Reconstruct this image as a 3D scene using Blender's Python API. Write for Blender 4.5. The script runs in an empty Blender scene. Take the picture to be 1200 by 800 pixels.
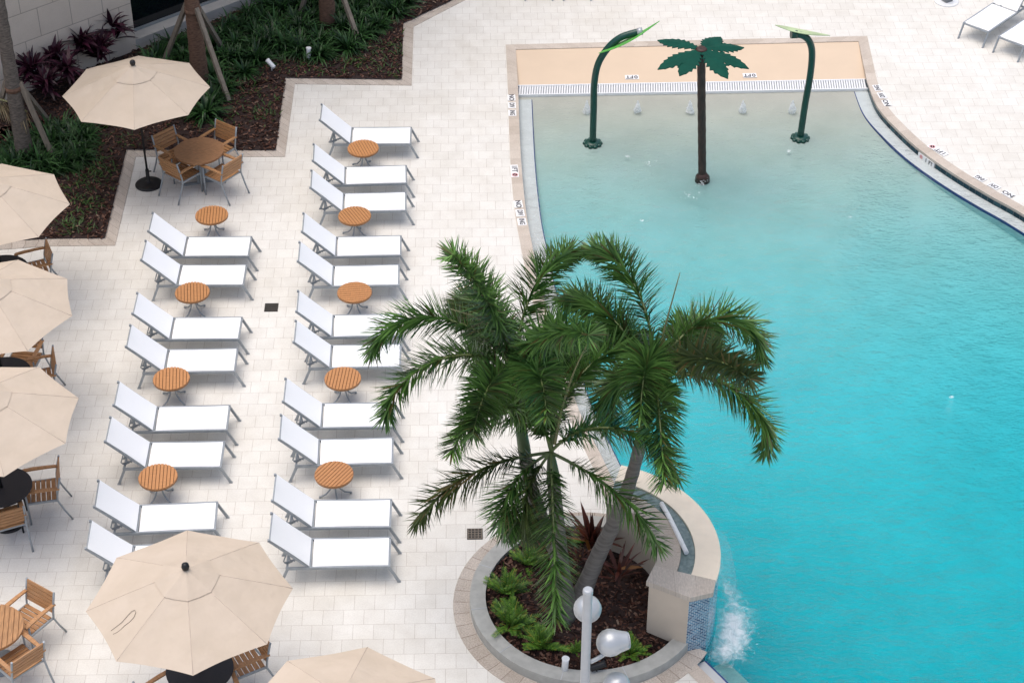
import bpy, bmesh, math, random
from mathutils import Vector, Matrix, noise as mnoise
R_ = math.radians
random.seed(7)
S = bpy.context.scene
COL = S.collection
# ------------------------------------------------------------------ camera
F, TH, D = 2300.0, R_(37.6), 34.0
sT, cT = math.sin(TH), math.cos(TH)
CAM = Vector((0, -D * cT, D * sT))
VW, UP = Vector((0, cT, -sT)), Vector((0, sT, cT))
def P(px, py, z=0.0):
    """point at height z that the photo shows at pixel (px, py)"""
    d = VW + Vector((1, 0, 0)) * ((px - 600) / F) - UP * ((py - 400) / F)
    return CAM + d * ((z - CAM.z) / d.z)
cd = bpy.data.cameras.new('camera'); cam = bpy.data.objects.new('camera', cd); COL.objects.link(cam)
cam.location = CAM; cam.rotation_euler = (math.pi / 2 - TH, 0, 0)
cd.sensor_width = 36; cd.lens = 36 * F / 1200; cd.clip_start = 0.5; cd.clip_end = 600
S.camera = cam
# ------------------------------------------------------------------ materials
def nodes(name):
    m = bpy.data.materials.new(name); m.use_nodes = True
    nt = m.node_tree
    return m, nt, nt.nodes['Principled BSDF'], nt.nodes, nt.links
def ramp(N, L, src, stops):
    r = N.new('ShaderNodeValToRGB'); e = r.color_ramp.elements
    while len(e) < len(stops): e.new(0.5)
    for k, (p, c) in enumerate(stops):
        e[k].position = p; e[k].color = (*c, 1)
    L.new(src, r.inputs[0]); return r
def coords(N, L, kind='Object', scale=(1, 1, 1), rot=(0, 0, 0), loc=(0, 0, 0)):
    t = N.new('ShaderNodeTexCoord'); mp = N.new('ShaderNodeMapping')
    mp.inputs['Scale'].default_value = scale; mp.inputs['Rotation'].default_value = rot; mp.inputs['Location'].default_value = loc
    L.new(t.outputs[kind], mp.inputs[0]); return mp.outputs[0]
def noise(N, L, vec, scale, detail=4, rough=.55):
    n = N.new('ShaderNodeTexNoise'); n.inputs['Scale'].default_value = scale
    n.inputs['Detail'].default_value = detail; n.inputs['Roughness'].default_value = rough
    if vec is not None: L.new(vec, n.inputs['Vector'])
    return n.outputs[0]
def bumpn(N, L, h, b, strength, dist=.01, normal=None):
    n = N.new('ShaderNodeBump'); n.inputs['Strength'].default_value = strength; n.inputs['Distance'].default_value = dist
    L.new(h, n.inputs['Height'])
    if normal is not None: L.new(normal, n.inputs['Normal'])
    if b is not None: L.new(n.outputs[0], b.inputs['Normal'])
    return n.outputs[0]
def mul(c, k): return tuple(min(1, x * k) for x in c)
def plain(name, col, rough=.6, metal=0, var=.12, scale=8, bump=0, kind='Object', stretch=(1, 1, 1), objvar=0, spec=.5):
    m, nt, b, N, L = nodes(name)
    v = coords(N, L, kind, stretch)
    n = noise(N, L, v, scale)
    r = ramp(N, L, n, [(.3, mul(col, 1 - var)), (.7, mul(col, 1 + var))])
    out = r.outputs[0]
    if objvar:
        oi = N.new('ShaderNodeObjectInfo'); mr = N.new('ShaderNodeMapRange')
        mr.inputs[3].default_value = 1 - objvar; mr.inputs[4].default_value = 1 + objvar
        L.new(oi.outputs['Random'], mr.inputs[0])
        hs = N.new('ShaderNodeHueSaturation'); L.new(out, hs.inputs['Color']); L.new(mr.outputs[0], hs.inputs['Value']); out = hs.outputs[0]
    L.new(out, b.inputs['Base Color'])
    b.inputs['Roughness'].default_value = rough; b.inputs['Metallic'].default_value = metal
    b.inputs['Specular IOR Level'].default_value = spec
    if bump: bumpn(N, L, n, b, bump)
    return m
def leafy(name, c0, c1, trans=.2, rough=.5, dead=None):
    """foliage: each blade gets its own tint"""
    m, nt, b, N, L = nodes(name)
    g = N.new('ShaderNodeNewGeometry')
    st = [(0, c0), (.85, c1), (1, mul(c1, 1.25))]
    if dead: st = [(0, c0), (.8, c1), (.9, mul(c1, 1.2)), (.94, dead), (1, dead)]
    r = ramp(N, L, g.outputs['Random Per Island'], st)
    n = noise(N, L, coords(N, L), 1.6, 2)
    mx = N.new('ShaderNodeMix'); mx.data_type = 'RGBA'; mx.blend_type = 'MULTIPLY'; mx.inputs[0].default_value = 1
    r2 = ramp(N, L, n, [(.3, (.75, .75, .75)), (.7, (1.2, 1.2, 1.1))])
    L.new(r.outputs[0], mx.inputs[6]); L.new(r2.outputs[0], mx.inputs[7])
    L.new(mx.outputs[2], b.inputs['Base Color']); b.inputs['Roughness'].default_value = rough
    b.inputs['Specular IOR Level'].default_value = .4
    t = N.new('ShaderNodeBsdfTranslucent'); L.new(mx.outputs[2], t.inputs[0])
    ms = N.new('ShaderNodeMixShader'); ms.inputs[0].default_value = trans
    L.new(b.outputs[0], ms.inputs[1]); L.new(t.outputs[0], ms.inputs[2])
    L.new(ms.outputs[0], N['Material Output'].inputs[0])
    return m
def bricks(name, c1, c2, mortar, bw, bh, ms=.004, offset=.5, kind='Object', rot=0, loc=(0, 0, 0), rough=.75, speck=.06, xz=False, bump=.35, stain=.06, scl=3.0):
    m, nt, b, N, L = nodes(name)
    v = coords(N, L, kind, (1, 1, 1), (0, 0, rot), loc)
    raw = v
    if xz:
        sp = N.new('ShaderNodeSeparateXYZ'); cb = N.new('ShaderNodeCombineXYZ')
        L.new(v, sp.inputs[0]); L.new(sp.outputs[0], cb.inputs[0]); L.new(sp.outputs[2], cb.inputs[1]); v = cb.outputs[0]
    t = N.new('ShaderNodeTexBrick'); L.new(v, t.inputs['Vector'])
    t.offset = offset; t.inputs['Scale'].default_value = 1
    t.inputs['Color1'].default_value = (*c1, 1); t.inputs['Color2'].default_value = (*c2, 1); t.inputs['Mortar'].default_value = (*mortar, 1)
    t.inputs['Mortar Size'].default_value = ms; t.inputs['Mortar Smooth'].default_value = .3; t.inputs['Bias'].default_value = 0
    t.inputs['Brick Width'].default_value = bw; t.inputs['Row Height'].default_value = bh
    n1 = noise(N, L, raw, 45, 3); n2 = noise(N, L, raw, .55, 5, .65); n3 = noise(N, L, raw, scl, 4, .6)
    k1 = ramp(N, L, n1, [(.35, (1 - speck,) * 3), (.65, (1 + speck * .5,) * 3)])
    k2 = ramp(N, L, n2, [(.32, (1 - stain, 1 - stain * 1.2, 1 - stain * 1.5)), (.62, (1.0, 1.0, 1.0))])
    k3 = ramp(N, L, n3, [(.3, (1 - stain * .9, 1 - stain, 1 - stain * 1.1)), (.6, (1.0, 1.0, 1.0))])
    out = t.outputs[0]
    for k in (k1, k2, k3):
        mx = N.new('ShaderNodeMix'); mx.data_type = 'RGBA'; mx.blend_type = 'MULTIPLY'; mx.inputs[0].default_value = 1
        L.new(out, mx.inputs[6]); L.new(k.outputs[0], mx.inputs[7]); out = mx.outputs[2]
    L.new(out, b.inputs['Base Color']); b.inputs['Roughness'].default_value = rough
    b.inputs['Specular IOR Level'].default_value = .3
    inv = N.new('ShaderNodeMath'); inv.operation = 'SUBTRACT'; inv.inputs[0].default_value = 1; L.new(t.outputs['Fac'], inv.inputs[1])
    nb = bumpn(N, L, inv.outputs[0], None, bump, .004)
    bumpn(N, L, n1, b, .12, .003, nb)
    return m
def island(name, stops, rough=.85):
    m, nt, b, N, L = nodes(name)
    g = N.new('ShaderNodeNewGeometry')
    r = ramp(N, L, g.outputs['Random Per Island'], stops)
    L.new(r.outputs[0], b.inputs['Base Color']); b.inputs['Roughness'].default_value = rough
    b.inputs['Specular IOR Level'].default_value = .2
    return m
TILE_ROT = R_(-1.3)
M = {}
M['deck'] = bricks('pale_deck_pavers', (.71, .695, .655), (.755, .74, .70), (.47, .425, .385), .3, .3, .0030, rot=TILE_ROT, loc=(.07, .11, 0), rough=.7, stain=.085)
M['border'] = bricks('tan_border_pavers', (.50, .445, .395), (.60, .54, .485), (.27, .22, .19), .22, .30, .005, 0, 'UV', speck=.22, stain=.15)
M['coping'] = bricks('tan_coping_pavers', (.53, .465, .405), (.61, .545, .48), (.40, .34, .29), .30, .5, .003, 0, 'UV', speck=.14, stain=.12)
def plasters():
    # plaster colour: sand-grey at the beach end, blending to blue-grey in the swimming end
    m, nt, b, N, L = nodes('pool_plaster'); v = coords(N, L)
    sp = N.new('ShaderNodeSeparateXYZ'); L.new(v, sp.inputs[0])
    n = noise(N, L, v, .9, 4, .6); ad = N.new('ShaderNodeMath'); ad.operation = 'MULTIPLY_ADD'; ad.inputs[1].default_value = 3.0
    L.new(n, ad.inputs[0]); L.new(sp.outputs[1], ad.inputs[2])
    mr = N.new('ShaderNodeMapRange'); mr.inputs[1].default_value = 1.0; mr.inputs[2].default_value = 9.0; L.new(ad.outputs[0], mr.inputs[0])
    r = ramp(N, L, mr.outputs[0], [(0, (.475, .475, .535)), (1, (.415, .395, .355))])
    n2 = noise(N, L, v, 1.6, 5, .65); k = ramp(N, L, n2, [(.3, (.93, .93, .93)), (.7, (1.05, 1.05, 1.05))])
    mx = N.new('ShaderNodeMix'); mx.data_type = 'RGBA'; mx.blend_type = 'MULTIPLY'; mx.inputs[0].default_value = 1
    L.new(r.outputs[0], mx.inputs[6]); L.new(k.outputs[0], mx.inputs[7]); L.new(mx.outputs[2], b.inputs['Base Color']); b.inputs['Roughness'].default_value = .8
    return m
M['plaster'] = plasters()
M['ledge'] = plain('pool_ledge_plaster', (.50, .515, .525), .8, var=.06, scale=5, bump=.1)
M['beige'] = plain('sand_beige_plaster', (.64, .505, .375), .75, var=.035, scale=1.1, bump=.05)
M['blue_tile'] = plain('deep_blue_tile', (.02, .04, .17), .25, var=.25, scale=9)
M['navy_tile'] = island('dark_teal_tile', [(0, (.006, .03, .045)), (.6, (.012, .05, .07)), (1, (.025, .08, .10))], .2)
M['white_plastic'] = plain('white_plastic', (.78, .79, .80), .45, var=.04, scale=20)
M['sign_white'] = plain('white_ceramic_tile', (.80, .80, .80), .3, var=.03, scale=30)
M['ink'] = plain('black_lettering', (.06, .06, .07), .5, var=.1)
M['red'] = plain('red_ring_print', (.76, .40, .41), .5, var=.1)
M['dark_void'] = plain('dark_channel', (.34, .36, .40), .9, var=.2)
M['alu'] = plain('grey_powder_coated_metal', (.31, .34, .365), .4, .3, var=.1, scale=12, objvar=.05)
M['sling'] = plain('white_sling_mesh', (.85, .86, .875), .75, var=.02, scale=90, objvar=.02, bump=.08)
M['teak'] = plain('oiled_teak', (.40, .205, .088), .5, var=.28, scale=7, stretch=(9, 1, 9), objvar=.08, bump=.1)
M['teak_table'] = plain('orange_teak_slats', (.47, .215, .08), .45, var=.2, scale=6, stretch=(1.2, 14, 4), objvar=.07, bump=.1)
M['teak_dark'] = plain('weathered_teak', (.33, .165, .075), .55, var=.3, scale=7, stretch=(2, 14, 9), objvar=.12, bump=.1)
M['gap'] = plain('shadowed_batten', (.10, .045, .02), .8, var=.2)
M['black'] = plain('black_metal', (.012, .012, .014), .45, .2, var=.2)
M['black_top'] = plain('black_textured_tabletop', (.014, .014, .019), .55, var=.3, scale=60, bump=.2)
M['concrete'] = plain('pale_grey_concrete', (.40, .40, .375), .85, var=.12, scale=7, bump=.15)
M['stucco'] = plain('beige_stucco', (.55, .47, .385), .9, var=.05, scale=3, bump=.12)
M['cream'] = plain('cream_stone_slab', (.87, .755, .60), .6, var=.06, scale=4, bump=.08)
M['silver'] = plain('silver_paint', (.46, .48, .50), .35, .35, var=.05)
M['pole_white'] = plain('pale_grey_pole_paint', (.46, .475, .49), .4, .1, var=.05)
M['green_paint'] = plain('dark_green_paint', (.006, .055, .04), .3, var=.15)
M['leaf_paint'] = plain('green_fibreglass', (.002, .060, .040), .7, var=.15, scale=5, spec=.15)
M['lime'] = plain('bright_green_fibreglass', (.12, .46, .08), .35, var=.15)
M['pale_lime'] = plain('faded_green_fibreglass', (.42, .52, .28), .4, var=.25, scale=3)
M['trunk_paint'] = plain('dark_brown_bark_cast', (.05, .022, .015), .55, var=.5, scale=14, stretch=(1, 1, .4), bump=.5)
M['mulch'] = plain('dark_mulch', (.026, .013, .011), .95, var=.5, scale=30, bump=.8)
M['chips'] = island('mulch_chips', [(0, (.012, .006, .005)), (.40, (.040, .018, .013)), (.72, (.105, .048, .034)), (.95, (.17, .095, .07)), (1, (.22, .16, .12))], .9)
M['palm_leaf'] = leafy('palm_leaflets', (.024, .070, .018), (.13, .26, .065), .22, .3, (.10, .09, .03))
M['palm_leaf_b'] = leafy('olive_palm_leaflets', (.032, .058, .016), (.075, .105, .03), .2, .45, (.16, .12, .05))
M['rachis'] = plain('pale_green_rachis', (.15, .19, .07), .5, var=.2)
M['spear'] = plain('tan_green_spear_leaf', (.24, .23, .11), .55, var=.2)
M['bark'] = plain('grey_ringed_bark', (.17, .155, .14), .85, var=.3, scale=5, stretch=(.6, .6, 7), bump=.6)
M['brown_bark'] = plain('brown_fibrous_bark', (.135, .075, .05), .9, var=.45, scale=9, stretch=(1.4, 1.4, 5), bump=.9)
M['grey_bark'] = plain('grey_fibrous_bark', (.12, .10, .085), .9, var=.45, scale=9, stretch=(1.4, 1.4, 4), bump=.9)
M['shaft'] = plain('green_crownshaft', (.10, .15, .06), .5, var=.2, stretch=(1, 1, .3))
M['stake'] = plain('weathered_lumber', (.21, .175, .14), .85, var=.25, scale=8, stretch=(3, 3, .4), bump=.3)
M['shrub'] = leafy('dark_shrub_blades', (.008, .030, .010), (.038, .105, .028), .15, .45)
M['shrub_b'] = leafy('bright_shrub_blades', (.035, .12, .016), (.17, .34, .042), .2, .45, (.30, .30, .04))
M['purple'] = leafy('purple_cordyline_blades', (.018, .007, .015), (.068, .014, .034), .15, .4)
M['rust'] = leafy('rust_cordyline_blades', (.035, .012, .010), (.13, .035, .022), .15, .45, (.25, .10, .02))
M['straw'] = leafy('dry_straw', (.20, .15, .08), (.45, .36, .22), .15, .7)
M['weed'] = leafy('weed_leaves', (.012, .04, .008), (.05, .11, .02), .15)
M['glass'] = plain('dark_window_glass', (.004, .007, .009), .06, var=.1, spec=.6)
M['mullion'] = plain('grey_window_frame', (.30, .33, .35), .4, .3, var=.05)
M['wall'] = bricks('cream_block_wall', (.66, .57, .49), (.71, .615, .53), (.40, .34, .29), .74, .64, .010, .5, 'Object', xz=True, rough=.9, speck=.05, stain=.05, loc=(.30, 0, .14))
M['sill'] = plain('pale_stone_sill', (.42, .40, .375), .85, var=.08, scale=4)
M['stone'] = plain('grey_mesh_block', (.20, .21, .22), .7, var=.3, scale=40)
M['iron'] = plain('dark_drain_iron', (.05, .045, .04), .7, .3, var=.2)

def fabric():
    m, nt, b, N, L = nodes('cream_canopy_cloth')
    v = coords(N, L)
    n = noise(N, L, v, 2.2, 3); n2 = noise(N, L, coords(N, L, 'Object', (3, 3, 3)), 1.3, 2)
    r = ramp(N, L, n, [(.3, (.59, .495, .395)), (.7, (.64, .54, .44))])
    L.new(r.outputs[0], b.inputs['Base Color']); b.inputs['Roughness'].default_value = .9; b.inputs['Specular IOR Level'].default_value = .15
    b1 = bumpn(N, L, n2, None, .55, .04); bumpn(N, L, n, b, .4, .06, b1)
    t = N.new('ShaderNodeBsdfTranslucent'); L.new(r.outputs[0], t.inputs[0])
    ms = N.new('ShaderNodeMixShader'); ms.inputs[0].default_value = .12
    L.new(b.outputs[0], ms.inputs[1]); L.new(t.outputs[0], ms.inputs[2]); L.new(ms.outputs[0], N['Material Output'].inputs[0])
    return m
M['canopy'] = fabric(); M['seam'] = plain('stitched_seam', (.56, .465, .385), .9, var=.1)
def mosaic():
    m, nt, b, N, L = nodes('blue_mosaic_tile')
    t = N.new('ShaderNodeTexBrick'); L.new(coords(N, L, 'UV'), t.inputs['Vector']); t.offset = .5
    t.inputs['Scale'].default_value = 1
    t.inputs['Color1'].default_value = (.015, .07, .16, 1); t.inputs['Color2'].default_value = (.16, .33, .46, 1); t.inputs['Mortar'].default_value = (.62, .66, .68, 1)
    t.inputs['Mortar Size'].default_value = .0035; t.inputs['Brick Width'].default_value = .065; t.inputs['Row Height'].default_value = .034
    L.new(t.outputs[0], b.inputs['Base Color']); b.inputs['Roughness'].default_value = .2
    return m
M['mosaic'] = mosaic()
def sp_in(n): return n.inputs[0]
def watermat():
    m, nt, b, N, L = nodes('pool_water')
    N.remove(b)
    v = coords(N, L)
    n1 = noise(N, L, coords(N, L, 'Object', (1, 1.5, 1), (0, 0, .25)), 2.6, 5, .62); n2 = noise(N, L, coords(N, L, 'Object', (1, 1.9, 1), (0, 0, -.3)), 9, 4, .6)
    n3 = noise(N, L, v, .35, 2)
    a = N.new('ShaderNodeMath'); a.operation = 'MULTIPLY_ADD'; a.inputs[1].default_value = .36
    L.new(n2, a.inputs[0]); L.new(n1, a.inputs[2])
    mm = N.new('ShaderNodeMath'); mm.operation = 'MULTIPLY'; L.new(a.outputs[0], mm.inputs[0])
    sep = N.new('ShaderNodeSeparateXYZ'); L.new(v, sp_in(sep))
    far = N.new('ShaderNodeMapRange'); far.inputs[1].default_value = 8.5; far.inputs[2].default_value = -8; far.inputs[3].default_value = .22; far.inputs[4].default_value = 1.2
    L.new(sep.outputs[1], far.inputs[0])
    m2 = N.new('ShaderNodeMath'); m2.operation = 'MULTIPLY'; L.new(far.outputs[0], m2.inputs[0])
    rr0 = ramp(N, L, n3, [(.3, (.6, .6, .6)), (.7, (1, 1, 1))]); L.new(rr0.outputs[0], m2.inputs[1]); rr = m2; L.new(rr.outputs[0], mm.inputs[1])
    bp = bumpn(N, L, mm.outputs[0], None, 1.0, .24)
    fr = N.new('ShaderNodeFresnel'); fr.inputs['IOR'].default_value = 1.17; L.new(bp, fr.inputs['Normal'])
    tr = N.new('ShaderNodeBsdfTransparent'); gl = N.new('ShaderNodeBsdfGlossy'); gl.inputs['Roughness'].default_value = .04
    L.new(bp, gl.inputs['Normal'])
    mx = N.new('ShaderNodeMixShader'); L.new(fr.outputs[0], mx.inputs[0]); L.new(tr.outputs[0], mx.inputs[1]); L.new(gl.outputs[0], mx.inputs[2])
    L.new(mx.outputs[0], N['Material Output'].inputs['Surface'])
    va = N.new('ShaderNodeVolumeAbsorption'); va.inputs['Color'].default_value = (.030, .990, .999, 1); va.inputs['Density'].default_value = 1.45
    L.new(va.outputs[0], N['Material Output'].inputs['Volume'])
    return m
M['water'] = watermat()
def foammat(name, op, st=(1, 1, 1)):
    m, nt, b, N, L = nodes(name); N.remove(b)
    n = noise(N, L, coords(N, L, 'Object', st), 12 if st[0] == 1 else 1.5, 3); r = ramp(N, L, n, [(.35, (op * .5,) * 3), (.7, (min(1, op * 1.6),) * 3)])
    d = N.new('ShaderNodeBsdfDiffuse'); d.inputs[0].default_value = (.88, .90, .91, 1); t = N.new('ShaderNodeBsdfTranslucent'); t.inputs[0].default_value = (.88, .90, .91, 1)
    a = N.new('ShaderNodeMixShader'); a.inputs[0].default_value = .45; L.new(d.outputs[0], a.inputs[1]); L.new(t.outputs[0], a.inputs[2])
    tr = N.new('ShaderNodeBsdfTransparent'); x = N.new('ShaderNodeMixShader'); L.new(r.outputs[0], x.inputs[0]); L.new(tr.outputs[0], x.inputs[1]); L.new(a.outputs[0], x.inputs[2])
    L.new(x.outputs[0], N['Material Output'].inputs[0]); return m
M['foam'] = foammat('white_foam', .8); M['sheet'] = foammat('falling_water', .13, (11, 11, .8)); M['spray'] = foammat('bubbling_water', .85)

# ------------------------------------------------------------------ mesh builder
class MB:
    def __init__(s): s.v = []; s.f = []; s.mi = []; s.sm = []; s.uv = {}
    def add(s, vs, fs, mi=0, smooth=False):
        o = len(s.v); s.v += [tuple(v) for v in vs]
        for f in fs: s.f.append([i + o for i in f]); s.mi.append(mi); s.sm.append(smooth)
        return s
    def box(s, c, d, rz=0, mi=0, M4=None):
        x, y, z = d[0] / 2, d[1] / 2, d[2] / 2
        vs = [Vector((sx * x, sy * y, sz * z)) for sz in (-1, 1) for sx, sy in ((-1, -1), (1, -1), (1, 1), (-1, 1))]
        mt = M4 if M4 is not None else Matrix.Rotation(rz, 3, 'Z')
        vs = [mt @ v + Vector(c) for v in vs]
        return s.add(vs, [(3, 2, 1, 0), (4, 5, 6, 7), (0, 1, 5, 4), (1, 2, 6, 5), (2, 3, 7, 6), (3, 0, 4, 7)], mi)
    def bar(s, a, b, w, h, mi=0, up=(0, 0, 1)):
        a, b = Vector(a), Vector(b); d = b - a; x = d.normalized(); y = Vector(up).cross(x)
        if y.length < 1e-4: y = Vector((0, 1, 0))
        y.normalize(); z = x.cross(y)
        return s.box((a + b) / 2, (d.length, w, h), mi=mi, M4=Matrix((x, y, z)).transposed())
    def tube(s, path, r, n=8, mi=0, cap=True, closed=False):
        path = [Vector(p) for p in path]; k = len(path)
        rs = r if isinstance(r, (list, tuple)) else [r] * k
        vs = []; prev = None
        for i, p in enumerate(path):
            a, b = (path[i - 1], path[(i + 1) % k]) if closed else (path[max(0, i - 1)], path[min(k - 1, i + 1)])
            t = (b - a).normalized()
            if prev is None:
                u = t.cross(Vector((0, 0, 1)));
                if u.length < .05: u = t.cross(Vector((0, 1, 0)))
            else: u = prev - t * prev.dot(t)
            u.normalize(); prev = u; w = t.cross(u)
            vs += [p + (u * math.cos(2 * math.pi * j / n) + w * math.sin(2 * math.pi * j / n)) * rs[i] for j in range(n)]
        fs = [(i * n + j, i * n + (j + 1) % n, ((i + 1) % k) * n + (j + 1) % n, ((i + 1) % k) * n + j) for i in range(k if closed else k - 1) for j in range(n)]
        s.add(vs, fs, mi, True)
        if cap and not closed:
            o = len(s.v) - len(vs)
            s.f += [[o + j for j in range(n)][::-1], [o + (k - 1) * n + j for j in range(n)]]; s.mi += [mi] * 2; s.sm += [False] * 2
        return s
    def lathe(s, prof, n=24, c=(0, 0, 0), mi=0, smooth=True):
        c = Vector(c); vs = []
        for r, z in prof: vs += [c + Vector((r * math.cos(2 * math.pi * j / n), r * math.sin(2 * math.pi * j / n), z)) for j in range(n)]
        fs = [(i * n + j, i * n + (j + 1) % n, (i + 1) * n + (j + 1) % n, (i + 1) * n + j) for i in range(len(prof) - 1) for j in range(n)]
        s.add(vs, fs, mi, smooth); o = len(s.v) - len(vs)
        if prof[0][0] > 1e-5: s.f.append([o + j for j in range(n)][::-1]); s.mi.append(mi); s.sm.append(False)
        if prof[-1][0] > 1e-5: s.f.append([o + (len(prof) - 1) * n + j for j in range(n)]); s.mi.append(mi); s.sm.append(False)
        return s
    def disc(s, r, z0, z1, n=32, c=(0, 0, 0), mi=0, b=.004):
        return s.lathe([(r - b, z0), (r, z0 + b), (r, z1 - b), (r - b, z1)], n, c, mi, False)
    def prism(s, poly, z0, z1, mi=0):
        n = len(poly); vs = [(p[0], p[1], z0) for p in poly] + [(p[0], p[1], z1) for p in poly]
        return s.add(vs, [list(range(n))[::-1], list(range(n, 2 * n))] + [(i, (i + 1) % n, n + (i + 1) % n, n + i) for i in range(n)], mi)
    def blade(s, p, d, up, length, width, droop=.3, segs=3, mi=0, twist=0, fold=0):
        """one tapered leaf blade"""
        d = Vector(d).normalized(); side = d.cross(Vector(up))
        if side.length < .05: side = d.cross(Vector((1, .2, 0)))
        side.normalize(); nrm = side.cross(d)
        if twist: q = Matrix.Rotation(twist, 3, d); side = q @ side; nrm = q @ nrm
        vs = []; pos = Vector(p); k = segs; prof = [.45, 1, .85, .5, .3] if k > 3 else [.5, 1, .7]
        for i in range(k):
            w = width * prof[i] / 2
            vs += [pos - side * w, pos + side * w]
            dd = (d + Vector((0, 0, -1)) * droop * (i + 1) / k).normalized(); pos = pos + dd * (length / k)
        vs.append(pos)
        fs = [(2 * i, 2 * i + 1, 2 * i + 3, 2 * i + 2) for i in range(k - 1)] + [(2 * k - 2, 2 * k - 1, 2 * k)]
        return s.add(vs, fs, mi, True)
    def strip(s, A, B, mi=0, z=0, zb=None, ulen=None):
        """quads between two polylines, UV = metres along and across"""
        zb = z if zb is None else zb; u = 0; o = len(s.v)
        for i, (a, b) in enumerate(zip(A, B)):
            if i: u += (Vector(a[:2]) - Vector(A[i - 1][:2])).length
            s.v += [(a[0], a[1], z), (b[0], b[1], zb)]
            w = (Vector((a[0], a[1], z)) - Vector((b[0], b[1], zb))).length
            s.uv[o + 2 * i] = (u, 0.01); s.uv[o + 2 * i + 1] = (u, 0.01 + w)
        for i in range(len(A) - 1):
            s.f.append([o + 2 * i, o + 2 * i + 2, o + 2 * i + 3, o + 2 * i + 1]); s.mi.append(mi); s.sm.append(False)
        return s
    def mesh(s, name, mats):
        me = bpy.data.meshes.new(name); me.from_pydata(s.v, [], s.f)
        for m in (mats if isinstance(mats, (list, tuple)) else [mats]): me.materials.append(m)
        me.polygons.foreach_set('material_index', s.mi); me.polygons.foreach_set('use_smooth', s.sm)
        if s.uv:
            ul = me.uv_layers.new(name='UVMap')
            for lp in me.loops: ul.data[lp.index].uv = s.uv.get(lp.vertex_index, (0, 0))
        me.validate(); me.update(); return me
    def build(s, name, mats, parent=None, loc=None, rz=0):
        o = bpy.data.objects.new(name, s.mesh(name, mats)); COL.objects.link(o)
        if parent is not None: o.parent = parent
        if loc is not None: o.location = loc
        if rz: o.rotation_euler = (0, 0, rz)
        return o
def tag(o, label=None, cat=None, group=None, kind=None):
    for k, v in (('label', label), ('category', cat), ('group', group), ('kind', kind)):
        if v: o[k] = v
    return o
def empty(name, loc=(0, 0, 0), rz=0, label=None, cat=None, group=None):
    o = bpy.data.objects.new(name, None); COL.objects.link(o); o.empty_display_size = .2
    o.location = loc; o.rotation_euler = (0, 0, rz); return tag(o, label, cat, group)
def struct(name, mb, mats, **k): return tag(mb.build(name, mats, **k), kind='structure')
KIDS = {}
def copy_tree(o, parent=None):
    c = o.copy(); COL.objects.link(c)
    if parent is not None: c.parent = parent
    for ch in o.children: copy_tree(ch, c)
    return c
class Many:
    """first call places the thing itself, later calls place copies of it"""
    def __init__(s, root): s.root = root; s.used = False
    def at(s, loc, rz, label, group=None, scale=None):
        o = copy_tree(s.root) if s.used else s.root
        s.used = True; o.location = loc; o.rotation_euler = (0, 0, rz); o['label'] = label
        if group: o['group'] = group
        if scale: o.scale = (scale,) * 3
        return o
def catmull(pts, n=6):
    out = []; p = [Vector(q) for q in pts]
    for i in range(len(p) - 1):
        a, b, c, d = p[max(0, i - 1)], p[i], p[i + 1], p[min(len(p) - 1, i + 2)]
        for k in range(n):
            t = k / n
            out.append(.5 * (2 * b + (c - a) * t + (2 * a - 5 * b + 4 * c - d) * t * t + (3 * b - a - 3 * c + d) * t ** 3))
    return out + [p[-1]]
def offset(pl, d):
    """mitred offset of an open 2D polyline to its right-hand side"""
    out = []
    for i, p in enumerate(pl):
        ns = []
        for a, b in ((i - 1, i), (i, i + 1)):
            if a >= 0 and b < len(pl):
                t = (Vector(pl[b]) - Vector(pl[a])).normalized(); ns.append(Vector((t.y, -t.x)))
        n = sum(ns, Vector((0, 0))).normalized(); out.append(Vector(p) + n * (d / max(.5, n.dot(ns[0]))))
    return out
def inside(p, poly):
    r = False; n = len(poly)
    for i in range(n):
        a, b = poly[i], poly[(i + 1) % n]
        if (a[1] > p[1]) != (b[1] > p[1]) and p[0] < (b[0] - a[0]) * (p[1] - a[1]) / (b[1] - a[1]) + a[0]: r = not r
    return r
def v2(l): return [Vector(p) for p in l]

# ------------------------------------------------------------------ pool outline
C0 = Vector((1.1, -6.33))                       # centre of the round planter and the fountain wall
def arc(r, a0, a1, n=24): return [C0 + Vector((r * math.cos(R_(a0 + (a1 - a0) * i / n)), r * math.sin(R_(a0 + (a1 - a0) * i / n)))) for i in range(n + 1)]
left = catmull(v2([(1.74, -4.46), (1.62, -3.75), (1.38, -2.85), (1.03, -1.56), (.57, 1.17), (.34, 3.12), (.24, 4.26), (.16, 6.09), (.12, 8.4)]), 6)
top = v2([(.07, 10.27), (7.50, 10.63)])
right = catmull(v2([(7.44, 8.95), (7.50, 7.89), (7.75, 7.05), (8.12, 6.18), (8.64, 5.31), (9.16, 4.59), (9.70, 3.90), (10.6, 2.5), (11.6, .5), (12.3, -2), (12.7, -6), (12.8, -13)]), 6)
ring = arc(1.86, -31, 70, 24)
low = catmull(v2([(4.3, -13), (3.75, -9.8), (3.25, -8.5), (2.87, -7.9), (2.60, -7.50)]), 5)
outline = left + top + right + low + [p for p in ring]
coping_line = left + top + right               # runs clockwise seen from above: outside is on its left
WZ = -.13                                       # water level
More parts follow.
